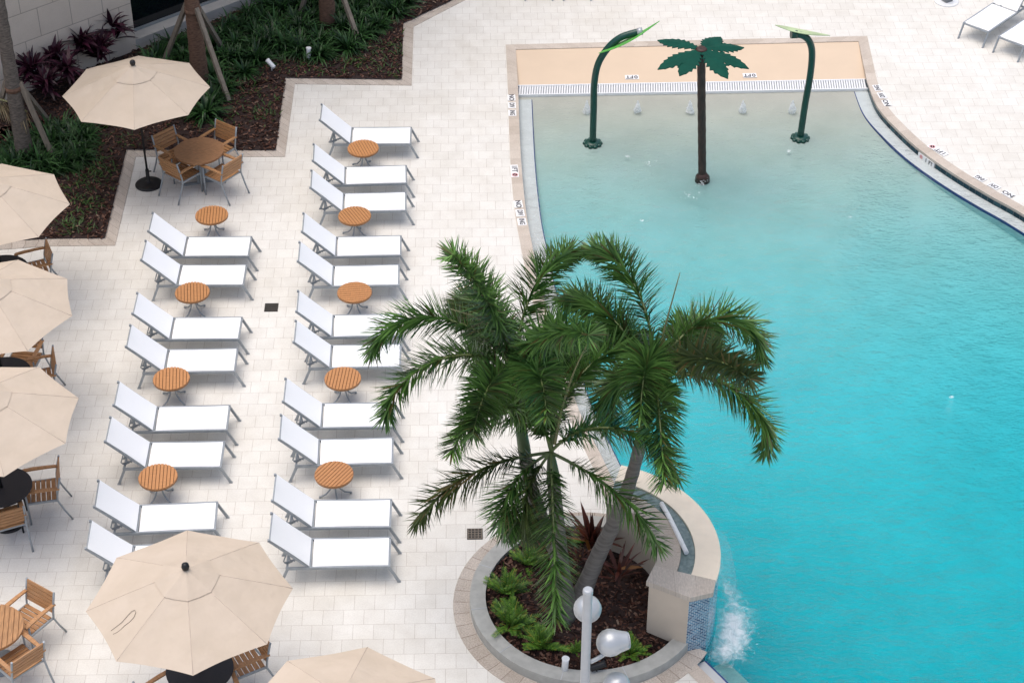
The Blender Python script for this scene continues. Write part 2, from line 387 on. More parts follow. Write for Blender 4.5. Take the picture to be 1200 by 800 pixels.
# deck: one sheet to the horizon with the pool cut out
bm = bmesh.new()
def loop(pts):
    vs = [bm.verts.new((p[0], p[1], 0)) for p in pts]
    return [bm.edges.new((vs[i], vs[(i + 1) % len(vs)])) for i in range(len(vs))]
ed = loop([(-150, -150), (150, -150), (150, 150), (-150, 150)]) + loop(outline)
bmesh.ops.triangle_fill(bm, use_beauty=True, edges=ed)
me = bpy.data.meshes.new('deck'); bm.to_mesh(me); bm.free(); me.materials.append(M['deck'])
for p in me.polygons:
    if p.normal.z < 0: p.flip()
deck = bpy.data.objects.new('deck', me); COL.objects.link(deck); tag(deck, kind='structure')
# coping
cp = MB(); CW = .2
outer = offset(coping_line, -CW)
cp.strip(coping_line, outer, z=.008); cp.strip(offset(coping_line, .012), coping_line, z=.008)
cp.strip(offset(coping_line, .012), offset(coping_line, .012), z=.008, zb=-.045)
cp.strip(outer, outer, z=.008, zb=-.01)
lo = offset(low, -CW); cp.strip(low, lo, z=.008); cp.strip(low, low, z=.008, zb=-.05)
struct('pool_coping', cp, M['coping'])
# basin
def depth(y):
    if y > 8.49: return -.145
    d = 8.5 - y
    return -.145 - .020 * d - .0046 * d * d
fl = MB(); ys = [9 - .5 * i for i in range(46)]
ys = [9.1, 8.5] + [8.5 - .45 * i for i in range(1, 50)]
fl.add([(x, y, depth(y - .001)) for y in ys for x in (-.3, 5, 13.2)], [(3 * i + j, 3 * i + 3 + j, 3 * i + 4 + j, 3 * i + 1 + j) for i in range(len(ys) - 1) for j in (0, 1)])
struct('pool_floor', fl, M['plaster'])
bg = MB(); bg.add([(0, 8.90, -.10), (7.6, 9.17, -.10), (7.6, 10.72, -.004), (0, 10.34, -.004)], [(0, 1, 2, 3)])
struct('beach_entry', bg, M['beige'])
wl = MB(); full = outline + [outline[0]]
wl.strip(full, full, z=-.002, zb=-2.4)
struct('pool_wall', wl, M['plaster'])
# ledges with the blue tile edge
lg = MB(); bt = MB(); LZ = -.143
for pl in ([p for p in left], [Vector((7.445, 8.74))] + [p for p in right if p.y < 8.6]):
    a = offset(pl, .01); b = offset(pl, .284); c = offset(pl, .30)
    lg.strip(a, b, z=LZ); lg.strip(c, c, z=LZ - .002, zb=-2.4)
    bt.strip(b, c, z=LZ + .001); bt.strip(c, offset(pl, .303), z=LZ + .001, zb=LZ - .05)
pl = low; a = offset(pl, .01); b = offset(pl, .2); c = offset(pl, .225)
lg.strip(a, b, z=LZ + .04); lg.strip(c, c, z=LZ, zb=-2.4); bt.strip(b, c, z=LZ + .041); bt.strip(c, c, z=LZ + .041, zb=LZ - .1)
step = offset(pl, .62); lg.strip(c, step, z=-.34); lg.strip(step, step, z=-.34, zb=-2.4)
struct('pool_ledge', lg, M['ledge']); struct('ledge_edge_tiles', bt, M['blue_tile'])
# waterline tiles: single dark tiles on the wall under the coping
wt = MB(); acc = 0; rp = offset([Vector((7.44, 9.1))] + right, .016); path = []
for a, b in zip(rp, rp[1:]):
    n = max(1, int((b - a).length / .006)); path += [a + (b - a) * i / n for i in range(n)]
i = 0
while i < len(path) - 27:
    a, b = path[i], path[i + 25]
    cpos = P(1093.6, 183, -.07)
    if ((a + b) / 2 - Vector(cpos[:2])).length > .30:
        wt.add([(a.x, a.y, -.047), (b.x, b.y, -.047), (b.x, b.y, -.165), (a.x, a.y, -.165)], [(0, 1, 2, 3)])
    i += 26
struct('waterline_tiles', wt, M['navy_tile'])
# water: a closed body from the surface down past the floor
wpoly = offset(left, -.02) + v2([(.1, 8.56), (7.5, 8.80)]) + offset(right[1:], -.02) + offset(low, -.02) + [C0 + (p - C0) * .98 for p in ring]
wb = MB(); wb.prism([p for p in wpoly][::-1], -3.2, WZ)
water = struct('pool_water', wb, M['water'])
# drain grate at the beach edge
gr = empty('drain_grate', (0, 0, 0), 0, 'white slotted drain grating along the shallow edge of the pool', 'grate')
g0, g1 = Vector((.13, 8.50)), Vector((7.44, 8.76)); gd = (g1 - g0).normalized(); gn = Vector((-gd.y, gd.x)); GL = (g1 - g0).length
f = MB()
for w0 in (.0, .375): f.bar((*(g0 + gn * (w0 + .013)), -.118), (*(g1 + gn * (w0 + .013)), -.118), .03, .07)
f.build('frame', M['white_plastic'], gr)
ch = MB(); ch.bar((*(g0 + gn * .2), -.125), (*(g1 + gn * .2), -.125), .38, .012); ch.build('channel', M['dark_void'], gr)
sl = MB(); n = int(GL / .052)
for i in range(n):
    q = g0 + gd * (.03 + i * .052) + gn * .026; e = q + gn * .35 + gd * .03
    sl.bar((*q, -.1), (*e, -.1), .030, .02)
sl.build('slats', M['white_plastic'], gr)

# ------------------------------------------------------------------ signs
def textmesh(s, size, name, mat, depth_=.001):
    cu = bpy.data.curves.new('lettering_curve', 'FONT'); cu.body = s; cu.size = size; cu.align_x = 'CENTER'; cu.align_y = 'CENTER'; cu.extrude = depth_; cu.offset = size * .028
    o = bpy.data.objects.new('lettering_source', cu); COL.objects.link(o)
    me = bpy.data.meshes.new_from_object(o.evaluated_get(bpy.context.evaluated_depsgraph_get()))
    me.name = name; bpy.data.objects.remove(o); bpy.data.curves.remove(cu)
    me.materials.clear(); me.materials.append(mat); return me
def letters(s, size, parent, loc, name='lettering', sx=1):
    o = bpy.data.objects.new(name, textmesh(s, size, name, M['ink'])); COL.objects.link(o); o.parent = parent; o.location = loc; o.scale = (sx, 1, 1); return o
def ban(parent, loc, r):
    m = MB(); m.lathe([(r * .72, 0), (r * .72, .002), (r, .002), (r, 0)], 24, loc)
    m.box((loc[0], loc[1], loc[2] + .001), (r * 1.7, r * .26, .002), R_(-45)); m.build('prohibition_ring', M['red'], parent)
    k = MB(); k.box((loc[0] + r * .1, loc[1] - r * .1, loc[2] + .0005), (r * .8, r * .22, .0015), R_(30)); k.lathe([(r * .16, 0), (r * .16, .0015)], 10, (loc[0] - r * .4, loc[1] + r * .12, loc[2])); k.build('diver_pictogram', M['ink'], parent)
def nodive(pts, label):
    a, b = P(*pts[0], .008), P(*pts[-1], .008); d = b - a; ang = math.atan2(d.y, d.x)
    r = empty('no_diving_sign', (a + b) / 2, ang, label, 'pool sign', 'no diving tiles set into the pool coping')
    for k, w in enumerate(('NO', 'DIV', 'ING')):
        x = (k - 1) * d.length / 2
        t = MB(); t.box((x, 0, .003), (min(.235, d.length / 2 - .012), .165, .006)); t.build('tile', M['sign_white'], r)
        letters(w, .138, r, (x, 0, .0075), sx=.82 if len(w) > 2 else 1.15)
    return r
nodive([(599.3, 114.8), (599.8, 123.7), (600.3, 132.6)], 'white no diving tiles on the coping at the end of the drain grating')
nodive([(607.3, 239.4), (609.4, 249.6), (611.6, 260)], 'white no diving tiles on the coping between the palms and the depth tile')
nodive([(1039, 121), (1033, 112), (1028.2, 103.2)], 'white no diving tiles where the curved coping leaves the drain grating')
nodive([(1181.5, 227.5), (1165.6, 218.2), (1148.5, 208.8)], 'white no diving tiles on the curved coping nearest the frame edge')
def onefoot(p, q, label):
    a, b = P(*p, .008), P(*q, .008); d = b - a
    r = empty('depth_sign', (a + b) / 2, math.atan2(d.y, d.x), label, 'pool sign', 'one foot depth tiles')
    t = MB(); t.box((0, 0, .003), (d.length, .15, .006)); t.build('tile', M['sign_white'], r)
    letters('1', .15, r, (-d.length * .36, 0, .0075)); letters('FT', .15, r, (-d.length * .08, 0, .0075)); ban(r, (d.length * .32, 0, .007), .062)
    return r
onefoot((602.3, 193.5), (603.8, 207.7), 'white 1 FT depth tile on the straight coping with a red symbol')
onefoot((1109, 182), (1089, 170), 'white 1 FT depth tile lying on the curved coping above a wall tile')
a, b = P(1086.5, 178.5, -.07), P(1101.5, 188.5, -.07); d = b - a
r = empty('depth_sign', ((a + b) / 2)[:2] + (-.105,) if False else Vector((*((a + b) / 2)[:2], -.1)), math.atan2(d.y, d.x), 'white 1 FT tile set upright in the dark waterline tiles', 'pool sign')
near = min(range(len(path)), key=lambda k: (path[k] - Vector(r.location[:2])).length)
tv = (path[min(len(path) - 1, near + 26)] - path[near - 26]).normalized(); r.location = (*(path[near]), -.105); r.rotation_euler = (0, 0, math.atan2(tv.y, tv.x))
t = MB(); t.box((0, -.004, 0), (.50, .012, .118)); t.build('tile', M['sign_white'], r)
for s, x in (('1', 0), ('FT', .14)):
    o = letters(s, .115, r, (x, -.0115, 0)); o.rotation_euler = (math.pi / 2, 0, 0)
bn = MB(); bn.lathe([(.033, 0), (.033, .002), (.045, .002), (.045, 0)], 20); bn.box((0, 0, .001), (.08, .012, .002), R_(-45)); o = bn.build('prohibition_ring', M['red'], r); o.location = (-.15, -.0112, 0); o.rotation_euler = (math.pi / 2, 0, 0)
for px, lb in ((740.5, 'white 0 FT depth tile on the beige entry by the green arching spout'), (878.5, 'white 0 FT depth tile on the beige entry behind the painted palm leaves')):
    p = P(px, 91.2 if px < 800 else 89.3, -.09); z = -.10 + (p.y - 9.0) / 1.5 * .096 + .004
    r = empty('zero_depth_sign', (p.x, p.y, z), math.pi + R_(2.2), lb, 'pool sign', 'zero depth tiles')
    r.rotation_euler = (R_(-3.5), 0, math.pi + R_(2))
    t = MB(); t.box((0, 0, .003), (.29, .16, .008)); t.build('tile', M['sign_white'], r)
    letters('0', .15, r, (-.085, 0, .0085)); letters('FT', .15, r, (.05, 0, .0085))

# ------------------------------------------------------------------ planting bed, border and mulch
bo = v2([(-22, 2.55), (-9.44, 2.76), (-8.6, 2.87), (-7.34, 2.9), (-7.42, 5.96), (-4.48, 5.96), (-4.53, 8.79), (-2.09, 8.73), (-2.15, 11.26), (-1.03, 12.52), (3.5, 17.5)])
bi = v2([(-22, 2.80), (-9.49, 3.01), (-8.56, 3.10), (-7.56, 3.12), (-7.64, 6.20), (-4.68, 6.18), (-4.75, 9.02), (-2.31, 8.95), (-2.38, 11.38), (-1.41, 12.37), (3.2, 17.7)])
bd = MB(); bd.strip(bo, bi, z=.012); bd.strip(bo, bo, z=.012, zb=-.01)
struct('paver_border', bd, M['border'])
WU = Vector((.749, .662)).normalized(); WN = Vector((WU.y, -WU.x)); W0 = Vector((-8.03, 10.19))
bedpoly = bi + [Vector((3.4, 20.3)), W0 + WU * -14.5]
md = MB(); md.add([(p.x, p.y, .03) for p in bedpoly], [list(range(len(bedpoly)))])
struct('mulch_bed', md, M['mulch'])
def chips(name, test, n, box, z0):
    m = MB(); k = 0
    while k < n:
        x, y = random.uniform(*box[:2]), random.uniform(*box[2:])
        if not test(x, y): continue
        k += 1; a = random.uniform(0, 6.28); l, w = random.uniform(.03, .10), random.uniform(.014, .036)
        t = Matrix.Rotation(a, 3, 'Z') @ Matrix.Rotation(random.uniform(-.5, .5), 3, 'Y') @ Matrix.Rotation(random.uniform(-.6, .6), 3, 'X')
        m.box((x, y, z0 + random.uniform(0, .035)), (l, w, .008), M4=t)
    o = m.build(name, M['chips']); return tag(o, kind='stuff')
tag(chips('mulch', lambda x, y: inside((x, y), bedpoly), 11000, (-10.5, -1.3, 3, 12.9), .03), 'dark brown bark mulch covering the planting bed beside the building', 'mulch')

# ------------------------------------------------------------------ building
bl = empty('hotel_building', (*W0, 0), math.atan2(WU.y, WU.x), 'cream block wall of a building with a dark glazed ground floor', 'building')
H = 9.0
w = MB(); w.box((-18.0, 6.02, H / 2), (36.0, 12.0, H)); w.build('wall', M['wall'], bl)
w = MB(); w.box((9.0, 6.34, H / 2 + 1.75), (17.99, 11.9, H - 3.5)); w.build('upper_wall', M['wall'], bl)
w = MB(); w.box((9.0, .22, .10), (17.98, .36, .30)); w.build('sill', M['sill'], bl)
wn = MB(); wn.box((9.0, .42, 1.9), (17.97, .03, 3.2)); wf = wn.build('window', M['glass'], bl)
fr = MB(); fr.box((9.0, .38, .275), (17.96, .06, .035))
for k in range(8): fr.box((.04 + k * 2.25, .381, 1.9), (.07, .088, 3.16))
fr.build('window_frame', M['mullion'], wf)

# ------------------------------------------------------------------ loungers
def build_lounger():
    r = empty('sun_lounger', cat='sun lounger', group='white sling sun loungers')
    hw = .305
    f = MB()
    for s in (1, -1): f.bar((-.36, s * hw, .315), (1.19, s * hw, .315), .032, .042)
    for x in (-.34, 0.0, 1.175): f.bar((x, -hw, .312), (x, hw, .312), .03, .03)
    f.build('frame', M['alu'], r)
    for s in (1, -1):
        for a, b in (((1.165, s * hw, .315), (1.31, s * hw, .006)), ((-.33, s * hw, .315), (-.455, s * hw, .006))):
            l = MB(); l.bar(a, b, .03, .04); l.box((b[0], b[1], .005), (.055, .036, .01)); l.build('leg', M['alu'], r)
    sg = MB(); nx, ny = 10, 6; vs = []
    for i in range(nx + 1):
        for j in range(ny + 1):
            u, v = i / nx, j / ny
            pinch = .022 * math.sin(math.pi * u)
            vs.append((.035 + 1.125 * u, (v - .5) * 2 * (hw - .012 - pinch * abs(v - .5) * 2 * .35), .337 - .028 * math.sin(math.pi * u) ** .6 * math.sin(math.pi * v)))
    sg.add(vs, [(i * (ny + 1) + j, (i + 1) * (ny + 1) + j, (i + 1) * (ny + 1) + j + 1, i * (ny + 1) + j + 1) for i in range(nx) for j in range(ny)], 0, True)
    sg.build('seat_sling', M['sling'], r)
    top_ = Vector((-.56, 0, .545)); h0 = Vector((-.012, 0, .335)); ax = (Vector((top_.x, 0, .335 + top_.z)) - h0); n_ = Vector((ax.z, 0, -ax.x)).normalized()
    bs = MB(); vs = []
    for i in range(nx + 1):
        for j in range(ny + 1):
            u, v = i / nx, j / ny
            q = h0 + ax * (.01 + .98 * u) - n_ * (.022 * math.sin(math.pi * u) ** .6 * math.sin(math.pi * v)) + n_ * .014
            vs.append((q.x, (v - .5) * 2 * (hw - .004 - .012 * math.sin(math.pi * u)), q.z))
    bs.add(vs, [(i * (ny + 1) + j, (i + 1) * (ny + 1) + j, (i + 1) * (ny + 1) + j + 1, i * (ny + 1) + j + 1) for i in range(nx) for j in range(ny)], 0, True)
    back = bs.build('backrest_sling', M['sling'], r)
    bf = MB()
    for s in (1, -1):
        a = h0 - n_ * .012; b = h0 + ax * 1.01 - n_ * .012
        bf.bar((a.x, s * (hw - .012), a.z), (b.x, s * (hw - .012), b.z), .028, .034)
        bf.box((b.x, s * (hw - .012), b.z), (.03, .034, .036))
    b = h0 + ax * .98 - n_ * .014; bf.bar((b.x, -hw + .03, b.z), (b.x, hw - .03, b.z), .024, .024)
    bf.build('backrest_frame', M['alu'], r)
    m_ = h0 + ax * .50 - n_ * .05
    for s in (.2, -.2):
        br = MB()
        br.tube([(m_.x, s, m_.z), (m_.x - .03, s, .50), (m_.x - .075, s, .36), (m_.x - .04, s, .325), (m_.x + .03, s, .34), (m_.x + .01, s, .5)], .011, 6)
        br.bar((m_.x - .06, s, .33), (-.17, s, .415), .02, .022)
        for k in range(4): br.box((m_.x + .01 + k * .04, s, .345 + k * .018), (.014, .03, .03))
        br.build('support_bracket', M['alu'], r)
    return r
lng = Many(build_lounger())
RB = 'row of loungers beside the pool'
def place_l(FH, FR, label, group, z=.34, w=.61):
    a, b = P(*FH, z), P(*FR, z); d = b - a; ang = math.atan2(d.y, d.x)
    n = Vector((math.sin(ang), -math.cos(ang), 0)); o = a + n * (w / 2); o.z = 0
    return lng.at(o, ang, label, group)
BR, AR = 'loungers of the bank nearer the pool', 'loungers of the bank beside the dining umbrellas'
for FH, FR, lb in (
    ((412.5, 149.5), (481.3, 149), 'white lounger nearest the mulch corner with a teak table at its near side'),
    ((404.3, 195.8), (475.5, 193.8), 'white lounger just below the farthest teak table of the pool bank'),
    ((402.5, 226.8), (475, 225), 'white lounger of the pool bank touching the second teak table from the far end'),
    ((394.4, 277.6), (469, 276), 'white lounger just below the second teak table of the pool bank'),
    ((390.6, 311.6), (467, 310), 'white lounger whose seat is overlapped by the middle teak table of the pool bank'),
    ((390.4, 369.2), (468.2, 367.6), 'white lounger with its foot behind the highest drooping palm frond tip'),
    ((388.4, 404.4), (468.6, 403), 'white lounger with its foot end hidden by two palm fronds'),
    ((378.2, 472.5), (459.6, 471.2), 'white lounger with one palm frond tip hanging over its foot corner'),
    ((374, 514.8), (459.6, 512.5), 'white lounger overlapped by the teak table with the most slanted slats'),
    ((369, 585.7), (458, 584.6), 'white lounger next to last at the near end of the pool bank'),
    ((365.8, 630.7), (457.4, 629), 'white lounger at the near end of the pool bank, closest to the round planter')):
    place_l(FH, FR, lb, BR)
for FH, FR, lb in (
    ((219.3, 277.5), (295.5, 277), 'white lounger below the teak table that stands beside the four chair dining set'),
    ((212, 310.5), (290, 310), 'white lounger second from the far end of the bank beside the umbrellas'),
    ((203.8, 372), (284.5, 371.3), 'white lounger next to the square drain, below a teak table'),
    ((196.8, 409.5), (278.8, 408), 'white lounger with a teak table over its hinge, fourth in the umbrella bank'),
    ((184.5, 476.3), (269.5, 474.5), 'white lounger just below the third teak table of the umbrella bank'),
    ((176.3, 518), (263.8, 516.8), 'white lounger partly covered by the nearest teak table of the umbrella bank'),
    ((164.3, 591.3), (255, 587.5), 'white lounger just beyond the one half hidden under the big umbrella'),
    ((156.3, 638.8), (248, 635), 'white lounger half hidden under the big near umbrella')):
    place_l(FH, FR, lb, AR)
for HG, FT, lb in (((1166, 2), (1129.5, 26.2), 'white lounger turned at an angle beyond the curved coping, wholly showing its seat'),
                   ((1207, 18.3), (1170.5, 42.5), 'white lounger turned at an angle beyond the curved coping, cut by the frame')):
    a, b = P(*HG, .34), P(*FT, .34); d = b - a; ang = math.atan2(d.y, d.x)
    n = Vector((-math.sin(ang), math.cos(ang), 0)); o = b + n * .305 - Vector((math.cos(ang), math.sin(ang), 0)) * 1.18; o.z = 0
    lng.at(o, ang, lb, 'loungers across the pool')
for px, lb in ((631.5, 'white lounger at the far deck edge with only its feet showing, nearer the mulch'), (676.5, 'white lounger at the far deck edge with only its feet showing, nearer the spout')):
    q = P(px, 1.0, 0); lng.at((q.x, q.y + 1.31, 0), R_(-90), lb, 'loungers across the pool')

# ------------------------------------------------------------------ small teak tables
def build_side():
    r = empty('side_table', cat='side table', group='round slatted teak side tables')
    t = MB(); n = 11; w = .61 / n; RR = .305
    for i in range(n):
        x0, x1 = -RR + i * w + .005, -RR + (i + 1) * w - .005
        xm = [x0, (x0 + x1) / 2, x1]; h = [math.sqrt(max(.0004, (RR - .004) ** 2 - x * x)) for x in xm]
        t.prism([(xm[0], -h[0]), (xm[1], -h[1]), (xm[2], -h[2]), (xm[2], h[2]), (xm[1], h[1]), (xm[0], h[0])], .44, .458)
    top_ = t.build('tabletop', M['teak_table'], r)
    rm = MB(); rm.lathe([(.268, .415), (.303, .415), (.305, .4375), (.268, .4375)], 40, smooth=False); rm.lathe([(.268, .4375), (.268, .415)], 40); rm.build('rim', M['teak_dark'], r)
    bt_ = MB(); bt_.box((0, 0, .428), (.50, .06, .016)); bt_.box((0, .17, .428), (.42, .04, .016)); bt_.box((0, -.17, .428), (.42, .04, .016)); bt_.build('batten', M['gap'], r)
    c = MB(); c.lathe([(.03, .26), (.026, .30), (.026, .40), (.09, .41), (.09, .419)], 14); c.build('column', M['alu'], r)
    for k in range(4):
        a = math.pi / 4 + k * math.pi / 2; u = Vector((math.cos(a), math.sin(a), 0))
        l = MB(); l.tube([u * .02 + Vector((0, 0, .33)), u * .045 + Vector((0, 0, .24)), u * .085 + Vector((0, 0, .13)), u * .15 + Vector((0, 0, .055)), u * .225 + Vector((0, 0, .03)), u * .25 + Vector((0, 0, .022))], .0135, 7)
        l.lathe([(.018, 0), (.02, .01), (.016, .03)], 8, u * .245); l.build('leg', M['alu'], r)
    return r
sd = Many(build_side())
for px, py, a, lb in (
    (425.5, 173.4, 20, 'round slatted teak table at the far end of the pool bank, below the first lounger'),
    (415.5, 252.4, 28, 'round slatted teak table, second from the far end of the pool bank'),
    (415.4, 342, 84, 'round slatted teak table whose slats run along the loungers, in the pool bank'),
    (401.6, 442.8, -4, 'round slatted teak table between the frond covered loungers and the planter side ones'),
    (391.3, 555, -32, 'round slatted teak table with strongly slanted slats at the near end of the pool bank'),
    (248, 251.6, 4, 'round slatted teak table beside the dining set with four teak chairs'),
    (225.3, 342, 8, 'round slatted teak table beyond the lounger that is level with the square drain'),
    (200.7, 443, 7, 'round slatted teak table third from the far end of the umbrella bank'),
    (185, 558, 5, 'round slatted teak table nearest the big near umbrella')):
    q = P(px, py, .455); sd.at((q.x, q.y, 0), R_(a), lb)

# ------------------------------------------------------------------ teak chairs
def build_chair():
    r = empty('dining_chair', cat='chair', group='teak and grey metal armchairs')
    fm = MB()                      # local +x is the way the sitter faces
    for s in (1, -1):
        y = s * .255
        fm.bar((-.22, y, .415), (.235, y, .415), .022, .035)
    fm.bar((.225, -.245, .412), (.225, .245, .412), .022, .03); fm.bar((-.20, -.245, .412), (-.20, .245, .412), .022, .03)
    fm.build('frame', M['alu'], r)
    for s in (1, -1):
        y = s * .268
        l = MB(); l.tube([(.23, y, 0), (.23, y, .3), (.235, y, .645)], .016, 8); l.build('leg', M['alu'], r)
        l = MB(); l.tube([(-.40, y, 0), (-.30, y, .22), (-.225, y, .42), (-.235, y, .52), (-.275, y, .70), (-.315, y, .86)], .016, 8); l.build('leg', M['alu'], r)
        am = MB(); vs = []; prof = [(-.285, .655, .024), (-.12, .663, .028), (.10, .662, .033), (.25, .652, .030), (.285, .640, .02)]
        for x, z, w in prof: vs += [(x, y - w, z - .012), (x, y + w, z - .012), (x, y + w, z + .012), (x, y - w, z + .012)]
        fs = [(0, 1, 2, 3), (19, 18, 17, 16)] + [(4 * i + j, 4 * i + 4 + j, 4 * i + 4 + (j + 1) % 4, 4 * i + (j + 1) % 4) for i in range(4) for j in range(4)]
        am.add(vs, fs); am.build('armrest', M['teak'], r)
    st = MB()
    for k in range(6): st.box((-.175 + k * .078, 0, .437 - .010 * math.sin(math.pi * k / 5)), (.064, .485, .018))
    st.build('seat', M['teak'], r)
    bk = MB()
    for k in range(5):
        t = k / 4; z = .545 + t * .275; x = -.238 - (z - .52) * .225
        bk.bar((x, -.252, z), (x, .252, z), .02, .057, up=(-.22, 0, 1))
    bk.build('backrest', M['teak'], r)
    return r
ch_ = Many(build_chair())
def place_c(q, deg, label, group): return ch_.at((q[0], q[1], 0), R_(deg), label, group)
tq = P(233, 176.5, .73)
for (bx, by), dg, lb in (((193.5, 163), -43, 'teak armchair at the four chair set nearest the cream umbrella'),
                         ((264, 154.5), 234, 'teak armchair at the four chair set with its back to the mulch corner'),
                         ((271.5, 196), 143, 'teak armchair at the four chair set closest to the pool bank loungers'),
                         ((199, 196.5), 51, 'teak armchair at the four chair set beside the black umbrella base')):
    b = P(bx, by, .68); f_ = Vector((math.cos(R_(dg)), math.sin(R_(dg)))); place_c((b.x + f_.x * .27, b.y + f_.y * .27), dg, lb, 'armchairs at the teak dining set')
def seat(px, py, dg, lb, g): q = P(px, py, .44); place_c(q, dg, lb, g)
BG = 'armchairs at the black umbrella tables'
seat(41, 315, 203, 'teak armchair at the black table beside the mulch bed border', BG)
seat(45.5, 443, 196, 'teak armchair between the second and third umbrellas from the mulch bed', BG)
seat(49.4, 574, 192, 'teak armchair facing the black table, its slatted seat fully in view', BG)
q = P(18, 651, 0); f_ = Vector((math.cos(R_(114)), math.sin(R_(114)))); place_c((q.x + f_.x * .38, q.y + f_.y * .38), 114, 'teak armchair seen from behind at the near side of a black table', BG)
tb = P(5, 439, .73); place_c((tb.x + .12, tb.y + .78), 262, 'teak armchair almost hidden under the second umbrella from the mulch bed', BG)
seat(286, 773, 210, 'teak armchair peeking out beside the big near umbrella', BG)
q = P(180, 797, .65); place_c((q.x + .19, q.y - .19), 44, 'teak armchair with only an armrest in view below the big near umbrella', BG)
q = P(272, 788, .65); f_ = Vector((math.cos(R_(112)), math.sin(R_(112)))); place_c((q.x - f_.x * .26 - f_.y * .26, q.y - f_.y * .26 + f_.x * .26), 112, 'teak armchair with one armrest tip beside the peeking armchair, at the frame edge', BG)
SG = 'armchairs at the slatted teak table'
seat(33.7, 725, 236, 'teak armchair on the far side of the slatted table at the frame edge', SG)
seat(22, 775, 137, 'teak armchair with its back to the viewer at the slatted table', SG)

# ------------------------------------------------------------------ dining tables
r = empty('dining_table', (tq.x, tq.y, 0), R_(-6), 'round teak dining table with fine planks among four armchairs', 'table')
t = MB(); n = 17; RR = .475; w = 2 * RR / n
for i in range(n):
    y0, y1 = -RR + i * w + .0012, -RR + (i + 1) * w - .0012; ym = (y0 + y1) / 2
    h = [math.sqrt(max(.0004, RR * RR - y * y)) for y in (y0, ym, y1)]
    t.prism([(-h[0], y0), (h[0], y0), (h[1], ym), (h[2], y1), (-h[2], y1), (-h[1], ym)], .712, .735)
t.build('tabletop', M['teak_dark'], r)
rm = MB(); rm.lathe([(.42, .69), (.47, .69), (.474, .7105), (.42, .7105)], 44, smooth=False); rm.build('rim', M['teak_dark'], r)
for k in range(4):
    a = k * math.pi / 2 + .4; u = Vector((math.cos(a), math.sin(a), 0))
    l = MB(); l.bar(u * .07 + Vector((0, 0, .01)), u * .07 + Vector((0, 0, .69)), .05, .05); l.bar(u * .05 + Vector((0, 0, .675)), u * .40 + Vector((0, 0, .675)), .04, .03)
    l.bar(u * .05 + Vector((0, 0, .02)), u * .36 + Vector((0, 0, .02)), .05, .04); l.build('leg', M['alu'], r)
fq = P(-11, 735, .73)
r = empty('dining_table', (fq.x, fq.y, 0), R_(8), 'round slatted teak table with open gaps, cut by the frame edge', 'table')
t = MB(); n = 13; RR = .46; w = 2 * RR / n
for i in range(n):
    x0, x1 = -RR + i * w + .005, -RR + (i + 1) * w - .005; xm = (x0 + x1) / 2
    h = [math.sqrt(max(.0004, RR * RR - x * x)) for x in (x0, xm, x1)]
    t.prism([(x0, -h[0]), (xm, -h[1]), (x1, -h[2]), (x1, h[2]), (xm, h[1]), (x0, h[0])], .715, .735)
t.build('tabletop', M['teak'], r)
rm = MB(); rm.lathe([(.41, .69), (.457, .69), (.46, .7135), (.41, .7135)], 44, smooth=False); rm.build('rim', M['teak'], r)
p_ = MB(); p_.lathe([(.27, 0), (.27, .012), (.05, .03), (.035, .06), (.035, .68), (.16, .689)], 24); p_.build('pedestal', M['alu'], r)
def build_black():
    r = empty('umbrella_table', cat='table', group='round black umbrella tables')
    t = MB(); t.lathe([(.44, .712), (.462, .716), (.464, .728), (.455, .735), (.03, .735), (.03, .712)], 48, smooth=False); t.build('tabletop', M['black_top'], r)
    for k in range(4):
        a = k * math.pi / 2 + .7; u = Vector((math.cos(a), math.sin(a), 0))
        l = MB(); l.tube([u * .40 + Vector((0, 0, .71)), u * .33 + Vector((0, 0, .4)), u * .36 + Vector((0, 0, 0))], .016, 8); l.build('leg', M['black'], r)
    return r
bt2 = Many(build_black()); centres = {}
for k, px, py, lb in (('a', 2, 316, 'round black table edge under the umbrella nearest the mulch bed'), ('b', 3, 438, 'round black table under the second umbrella from the mulch bed'),
                      ('c', 1.5, 570, 'round black table with two teak armchairs beneath the third umbrella'), ('d', 234, 783, 'round black table mostly covered by the big near umbrella')):
    q = P(px, py, .735); centres[k] = q; bt2.at((q.x, q.y, 0), R_(10), lb)

